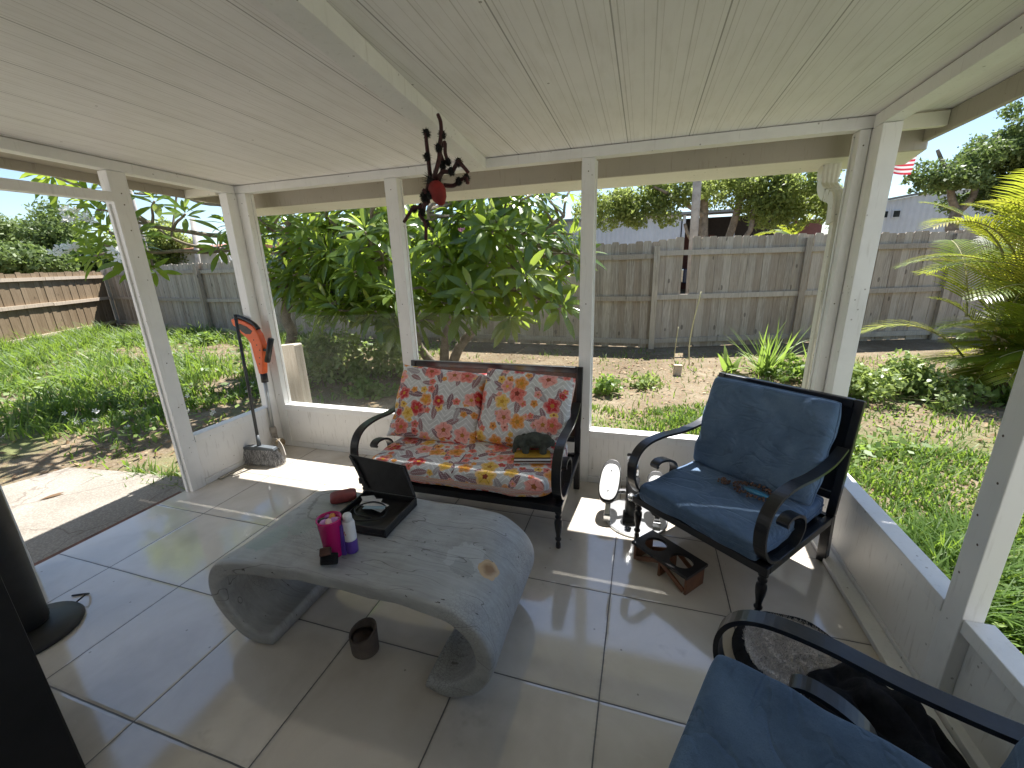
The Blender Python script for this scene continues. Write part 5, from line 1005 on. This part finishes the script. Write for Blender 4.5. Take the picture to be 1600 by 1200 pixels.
# ------------------------------------------------------------------ floor things
# broom
M['broomstick'] = simple('dark_grey_broom_handle', (.035, .037, .04), .4); _g = G('grey_bristle'); M['bristle'] = _g.fin(_g.ramp(_g.noise(_g.map(_g.coord(), (170, 170, 4)), 1.0, 2), [(.35, (.10, .10, .105)), (.5, (.30, .30, .31)), (.65, (.62, .62, .62))]), .6); M['broomcap'] = simple('grey_broom_cap', (.10, .115, .13), .45)
t = thing('broom', 'dark handled broom with grey bristles standing by the left kick panel', 'broom', (.115, -.33, 0), R(8))
mb = MB(); rg = random.Random(2)
for k in range(1500):
    u = rg.uniform(-1, 1); v = rg.uniform(-1, 1); a = Vector((u*.125, v*.02, .128)); b = Vector((u*.185+rg.gauss(0, .010), v*.045-.01+rg.gauss(0, .008), .004+abs(rg.gauss(0, .014)))); s = Vector((.0017, 0, 0)); mb.add([a-s, a+s, b+s*.6, b-s*.6], [(0, 1, 2, 3)])
obj('bristles', mb, M['bristle'], t); obj('head', MB().prism([(-.138, .122), (.138, .122), (.130, .142), (.03, .152), (-.03, .152), (-.130, .142)], -.024, .024, Matrix(((1,0,0,0),(0,0,-1,0),(0,1,0,0),(0,0,0,1)))), M['broomcap'], t, bevel=.004)
obj('ferrule', MB().tube([(-.001, 0, .14), (-.010, .013, .235)], [.016, .012], 12), M['broomcap'], t, smooth=True); obj('handle', MB().tube([(-.010, .013, .236), (-.060, .10, 1.15)], .0115, 10), M['broomstick'], t, smooth=True)
# string trimmer
M['orange'] = simple('orange_plastic', (.72, .115, .025), .42, 0, .12, 20); M['guard'] = simple('dusty_grey_plastic', (.34, .31, .27), .6, 0, .25, 14, .2)
t = thing('string_trimmer', 'orange and black string trimmer leaning in the left front corner', 'trimmer', (0.0, -.10, 0)); ty = -.095
XZ = lambda p, y=ty: [(x, y, z) for x, z in p]
MXZ = lambda y: Matrix(((1, 0, 0, 0), (0, 0, 1, y), (0, 1, 0, 0), (0, 0, 0, 1)))
bo = MB().prism([(.012, .665), (.052, .665), (.080, .79), (.105, .90), (.085, .985), (.045, 1.045), (-.04, 1.082), (-.13, 1.105), (-.165, 1.095), (-.155, 1.05), (-.12, 1.03), (-.085, .985), (-.045, .955), (-.010, .91), (-.004, .80)], -.025, .025, MXZ(ty))
ob_ = obj('body', bo, M['orange'], t, world=True, bevel=.008)
obj('trigger_gap', MB().prism([(-.075, 1.005), (-.04, .985), (.01, .985), (.035, 1.01), (-.02, 1.045), (-.08, 1.065), (-.105, 1.045)], -.0265, .0265, MXZ(ty)), M['blackp'], ob_).data.transform(Matrix.Translation(-t.location))
obj('handle_grip', MB().tube(spline(XZ([(.07, 1.02), (.03, 1.062), (-.05, 1.098), (-.12, 1.118)]), 4), .0165, 8), M['blackp'], t, world=True, smooth=True)
obj('vent', MB().add(*screws([(.04, ty-.0262, .75), (.055, ty-.0262, .80), (.07, ty-.0262, .86), (.05, ty-.0262, .90), (.03, ty-.0262, .94)], .006)), M['blackp'], t, world=True)
obj('front_handle', MB().tube(XZ([(.135, .775), (.215, .955)], ty-.035), .021, 10).tube([(.08, ty, .86), (.17, ty-.035, .86)], .012, 8), M['blackp'], t, world=True, smooth=True, bevel=0)
obj('collar', MB().tube(XZ([(.030, .595), (.033, .664)]), .026, 12), M['blackp'], t, world=True, smooth=True); obj('shaft', MB().tube(XZ([(.012, .20), (.029, .594)]), .014, 12), M['galv'], t, world=True, smooth=True)
obj('motor_head', MB().tube(XZ([(.012, .205), (.013, .185), (.014, .15)]), [.022, .026, .024], 12).tube(XZ([(.014, .149), (.02, .06)]), [.022, .026], 12).tube([(.02, ty, .06), (.085, ty-.03, .085)], [.030, .026], 12), M['guard'], t, world=True, smooth=True)
obj('line_spool', MB().tube([(.082, ty-.028, .084), (.125, ty-.048, .10)], [.034, .034], 14), simple('brown_spool', (.22, .17, .10), .6), t, world=True, smooth=True)
obj('guard', MB().sweep(spline([(.02, -.135, .095), (.10, -.155, .10), (.19, -.20, .075), (.275, -.262, .030)], 5), (0, .35, 1), .055, .006), M['guard'], t, world=True, bevel=.002)
st = tag(obj('metal_strip', MB().box((.004, -.62, .001), (.034, -.30, .012)).box((.036, -.55, .001), (.056, -.33, .006)), M['fascia'], bevel=.002), 'dirty flat strip lying on the tiles along the left kick panel', 'strip')
# black hand weight half hidden behind the loveseat arm
t = thing('hand_weight', 'small black hand weight on the floor behind the left arm of the loveseat', 'weight', (1.22, -.22, .034), R(-10)); obj('grip', MB().tube([(-.055, 0, 0), (.055, 0, 0)], .013, 10), M['galv'], t, smooth=True)
for s in (-1, 1): obj('end_weight', MB().tube([(s*.055, 0, 0), (s*.062, 0, 0), (s*.105, 0, 0), (s*.11, 0, 0)], [.026, .033, .033, .026], 6), M['blackp'], t, bevel=.003)
# mini stepper
sx_, sy_ = 2.90, -.33; t = thing('mini_stepper', 'black and silver mini stepper with grey pedals between loveseat and armchair', 'exercise machine', (sx_, sy_, 0)); M['silver'] = simple('silver_metal', (.62, .63, .64), .22, .85, .05); M['pedal'] = None
def m_pedal():
    g = G('light_grey_ribbed_pedal'); co = g.coord(); x, y, z = g.sep(co); r = g.math('SQRT', g.math('ADD', g.math('POWER', g.math('SUBTRACT', x, .035), 2.0), g.math('POWER', g.math('MULTIPLY', y, .62), 2.0))); l = g.math('LESS_THAN', g.math('FRACT', g.math('MULTIPLY', r, 130)), .3); on = g.math('GREATER_THAN', r, .045)
    g.bump(g.math('MULTIPLY', l, on), .5, .003); return g.fin(g.mix(g.math('MULTIPLY', g.math('MULTIPLY', l, on), .5), (.62, .62, .61), (.25, .25, .25)), .5)
M['pedal'] = m_pedal()
obj('base_plate', MB().lathe([(.185, .001), (.19, .004), (.19, .010), (.183, .013)], 40, Matrix.Translation((.02, -.02, 0)), sx=.95, sy=1.02), M['silver'], t, smooth=False)
obj('column', MB().tube([(0, -.055, .013), (0, -.03, .12), (-.005, .03, .235)], [.042, .040, .038], 16), M['blackp'], t, smooth=True); obj('cylinder', MB().tube([(-.005, .031, .236), (-.012, .085, .345)], [.034, .034], 18), M['silver'], t, smooth=True); obj('cylinder_cap', MB().tube([(-.012, .086, .346), (-.013, .092, .357)], [.036, .030], 18), M['blackp'], t, smooth=True)
obj('knob', MB().tube([(-.01, -.06, .165), (-.012, -.095, .165)], [.019, .016], 14), M['silver'], t, smooth=True); obj('front_foot', MB().box((-.05, -.095, .013), (.05, -.02, .05)), M['blackp'], t, bevel=.008)
def oval(w, h, n=28): return [(w*math.copysign(abs(math.cos(2*math.pi*k/n))**.75, math.cos(2*math.pi*k/n)), h*math.copysign(abs(math.sin(2*math.pi*k/n))**.75, math.sin(2*math.pi*k/n))) for k in range(n)]
for s, dz in ((-1, .03), (1, -.015)):
    pd = obj('pedal', MB().prism(oval(.060, .145), -.022, 0), M['blackp'], t, bevel=.006); put(pd, (s*.135, .03, .17+dz), (R(32), 0, R(4*s)))
    obj('tread', MB().prism(oval(.054, .120), .0005, .006, Matrix.Translation((0, -.012, 0))), M['pedal'], pd, bevel=.002); obj('bolt', MB().lathe([(.004, .0062), (.004, .008)], 8, Matrix.Translation((.0, .06, 0))).lathe([(.004, .0062), (.004, .008)], 8, Matrix.Translation((.0, -.075, 0))), M['blackp'], pd)
    obj('pedal_arm', MB().bar((s*.135, -.10, .05), (s*.135, -.02, .125+dz), .03, .02).bar((s*.135, -.02, .125+dz), (s*.03, .03, .14), .025, .02).box((s*.135-.02, -.115, .012), (s*.135+.02, -.085, .05)), M['silver'], t, bevel=.003)
# bottle rack
t = thing('bottle_rack', 'low brown wooden rack with a black top pierced by two round holes', 'rack', (3.075, -.755, 0), R(-40)); M['rackwood'] = simple('reddish_brown_wood', (.17, .070, .035), .45, 0, .35, 12, .2); M['racktop'] = simple('black_stained_wood', (.016, .016, .019), .35, 0, .3, 20, .1)
L2, w2, zt = .155, .078, .105
def holed(L2, w2, holes, r, z0, z1, n=28):
    mb = MB(); nx, = (n,)
    for (xa, xb, cx) in holes:
        def rect(a):
            c, s = math.cos(a), math.sin(a); hx = (xb-cx) if c > 0 else (cx-xa); k = min(hx/max(abs(c), 1e-6), w2/max(abs(s), 1e-6)); return cx+c*k, s*k
        corners = [math.atan2(sy, (xb if sx > 0 else xa)-cx) if False else math.atan2(sy*w2, ((xb-cx) if sx > 0 else -(cx-xa))) for sx in (1, -1) for sy in (1, -1)]
        an = sorted([2*math.pi*k/n - math.pi for k in range(n)] + corners); m = len(an); vs = []
        for z in (z0, z1):
            for a in an: vs.append((*rect(a), z))
            for a in an: vs.append((cx+r*math.cos(a), r*math.sin(a), z))
        fs = []
        for k in range(m):
            q = (k+1) % m; fs += [(k, m+k, m+q, q), (2*m+k, 2*m+q, 3*m+q, 3*m+k), (m+k, 3*m+k, 3*m+q, m+q), (k, q, 2*m+q, 2*m+k)]
        mb.add(vs, fs)
    return mb
obj('top', holed(L2, w2, [(-L2, 0, -.072), (0, L2, .072)], .052, zt-.014, zt), M['racktop'], t)
for s in (-1, 1): obj('end_panel', MB().box((s*(L2-.012)-.006, -w2+.012, .0), (s*(L2-.012)+.006, w2-.012, zt-.0145)), M['rackwood'], t, bevel=.002)
obj('divider', MB().box((-.006, -w2+.014, .0), (.006, w2-.014, zt-.0145)), M['rackwood'], t, bevel=.002)
for s in (-1, 1): obj('brace', MB().bar((-L2+.02, s*(w2-.016), .012), (-.008, s*(w2-.016), zt-.024), .010, .022).bar((L2-.02, s*(w2-.016), .012), (.008, s*(w2-.016), zt-.024), .010, .022), M['rackwood'], t, bevel=.001)
# pet bed and blanket
M['fleece'] = simple('cream_fleece', (.58, .53, .47), .95, 0, .25, 45, 1.0, 110, .05)
t = thing('pet_bed', 'round dark pet bed lined with cream fleece beside the near armchair', 'pet bed', (3.49, -1.185, 0)); t.scale = (.86, .86, .95); n, m_ = 48, 14; mb = MB(); mb.smooth = True
for i in range(n):
    a = 2*math.pi*i/n
    for k in range(m_):
        b = 2*math.pi*k/m_; r = .031+.003*math.sin(a*7); q = .207+r*math.cos(b); mb.v.append((q*math.cos(a), q*math.sin(a)*1.05, 0.045+r*math.sin(b)*1.3))
for i in range(n):
    for k in range(m_): mb.f.append((i*m_+k, ((i+1) % n)*m_+k, ((i+1) % n)*m_+(k+1) % m_, i*m_+(k+1) % m_))
obj('rim', mb, M['blackfab'], t); rg = random.Random(12); mb = MB(); N_ = 26; 
for j in range(N_+1):
    for i in range(48):
        a = 2*math.pi*i/48; r = .196*j/N_; mb.v.append((r*math.cos(a), r*math.sin(a)*1.05, .055+.028*(r/.196)**3+.003*math.sin(r*60+a*3)+rg.uniform(-.002, .002)))
mb.f = [(j*48+i, j*48+(i+1) % 48, (j+1)*48+(i+1) % 48, (j+1)*48+i) for j in range(N_) for i in range(48)]; obj('lining', mb, M['fleece'], t, smooth=True)
mb = MB()
for k in range(9000):
    a = rg.uniform(0, 6.28); r = .200*rg.random()**.5; p = Vector((r*math.cos(a), r*math.sin(a)*1.05, .055+.028*(r/.196)**3)); d = Vector((rg.gauss(0, .5), rg.gauss(0, .5), 1)).normalized()*rg.uniform(.008, .018); s = d.orthogonal().normalized()*.002; mb.add([p-s, p+s, p+d], [(0, 1, 2)])
obj('pile', mb, M['fleece'], t)
mb = MB(); mb.smooth = True; nr_, na = 40, 72
for j in range(nr_+1):
    for i in range(na):
        a = 2*math.pi*i/na; q = j/nr_; rr = q*(1+.10*math.sin(a*3+1)+.06*math.sin(a*5)+.03*math.sin(a*11)); u, v = math.cos(a)*rr, math.sin(a)*rr
        f = .030*math.sin(u*5+v*3)+.024*math.sin(v*9-u*3+math.sin(u*4))+.016*math.sin(u*14+v*6+2*math.sin(v*5))+.007*math.sin(v*25+u*11)
        mb.v.append((u*.19, v*.225, .012 + (.13+f)*(1-q**3.2)**.75))
mb.f = [(j*na+i, j*na+(i+1) % na, (j+1)*na+(i+1) % na, (j+1)*na+i) for j in range(nr_) for i in range(na)]
o = obj('blanket', mb, M['blackfab']); put(o, (3.63, -1.40, .0), (0, 0, R(-12))); so = o.modifiers.new('thick', 'SOLIDIFY'); so.thickness = .008; tag(o, 'rumpled black plush blanket heaped over the pet bed by the right kick panel', 'blanket')
# dark furniture at the left edge
M['darkcab'] = simple('scuffed_black_veneer', (.010, .009, .009), .55, 0, .6, 3, .2, 20, .3); M['fanblack'] = simple('dusty_black_plastic', (.018, .017, .016), .5, 0, .5, 8, .1, 40)
t = thing('cabinet', 'tall black cabinet filling the lower left corner of the view', 'cabinet', (1.10, -2.42, 0)); obj('body', MB().box((-.29, -.30, .02), (.29, .30, 1.15)), M['darkcab'], t, bevel=.008); obj('foot', MB().box((-.28, -.29, 0), (.28, .29, .0195)), M['blackp'], t); obj('handle', MB().bar((.297, .02, .95), (.297, .12, .95), .012, .012), M['galv'], t, bevel=.002)
t = thing('tower_fan', 'dark tower fan with a round base beside the left door post', 'fan', (.50, -1.85, 0)); obj('base', MB().lathe([(.165, .002), (.168, .010), (.160, .024), (.06, .040), (.001, .041)], 40), M['fanblack'], t, smooth=True)
obj('column', MB().lathe([(.075, .038), (.080, .05), (.085, .5), (.085, 1.05), (.07, 1.09), (.001, 1.1)], 28, Matrix.Translation((-.03, 0, 0)), sx=1.0, sy=1.0), M['fanblack'], t, smooth=True)
tag(obj('looped_cord', MB().tube(spline([(.40, -1.66, .006), (.46, -1.63, .006), (.50, -1.66, .03), (.485, -1.71, .012), (.45, -1.74, .02), (.42, -1.80, .06)], 6), .004, 6), M['blackp'], smooth=True), 'short black cord looping on the tiles behind the tower fan', 'cord')
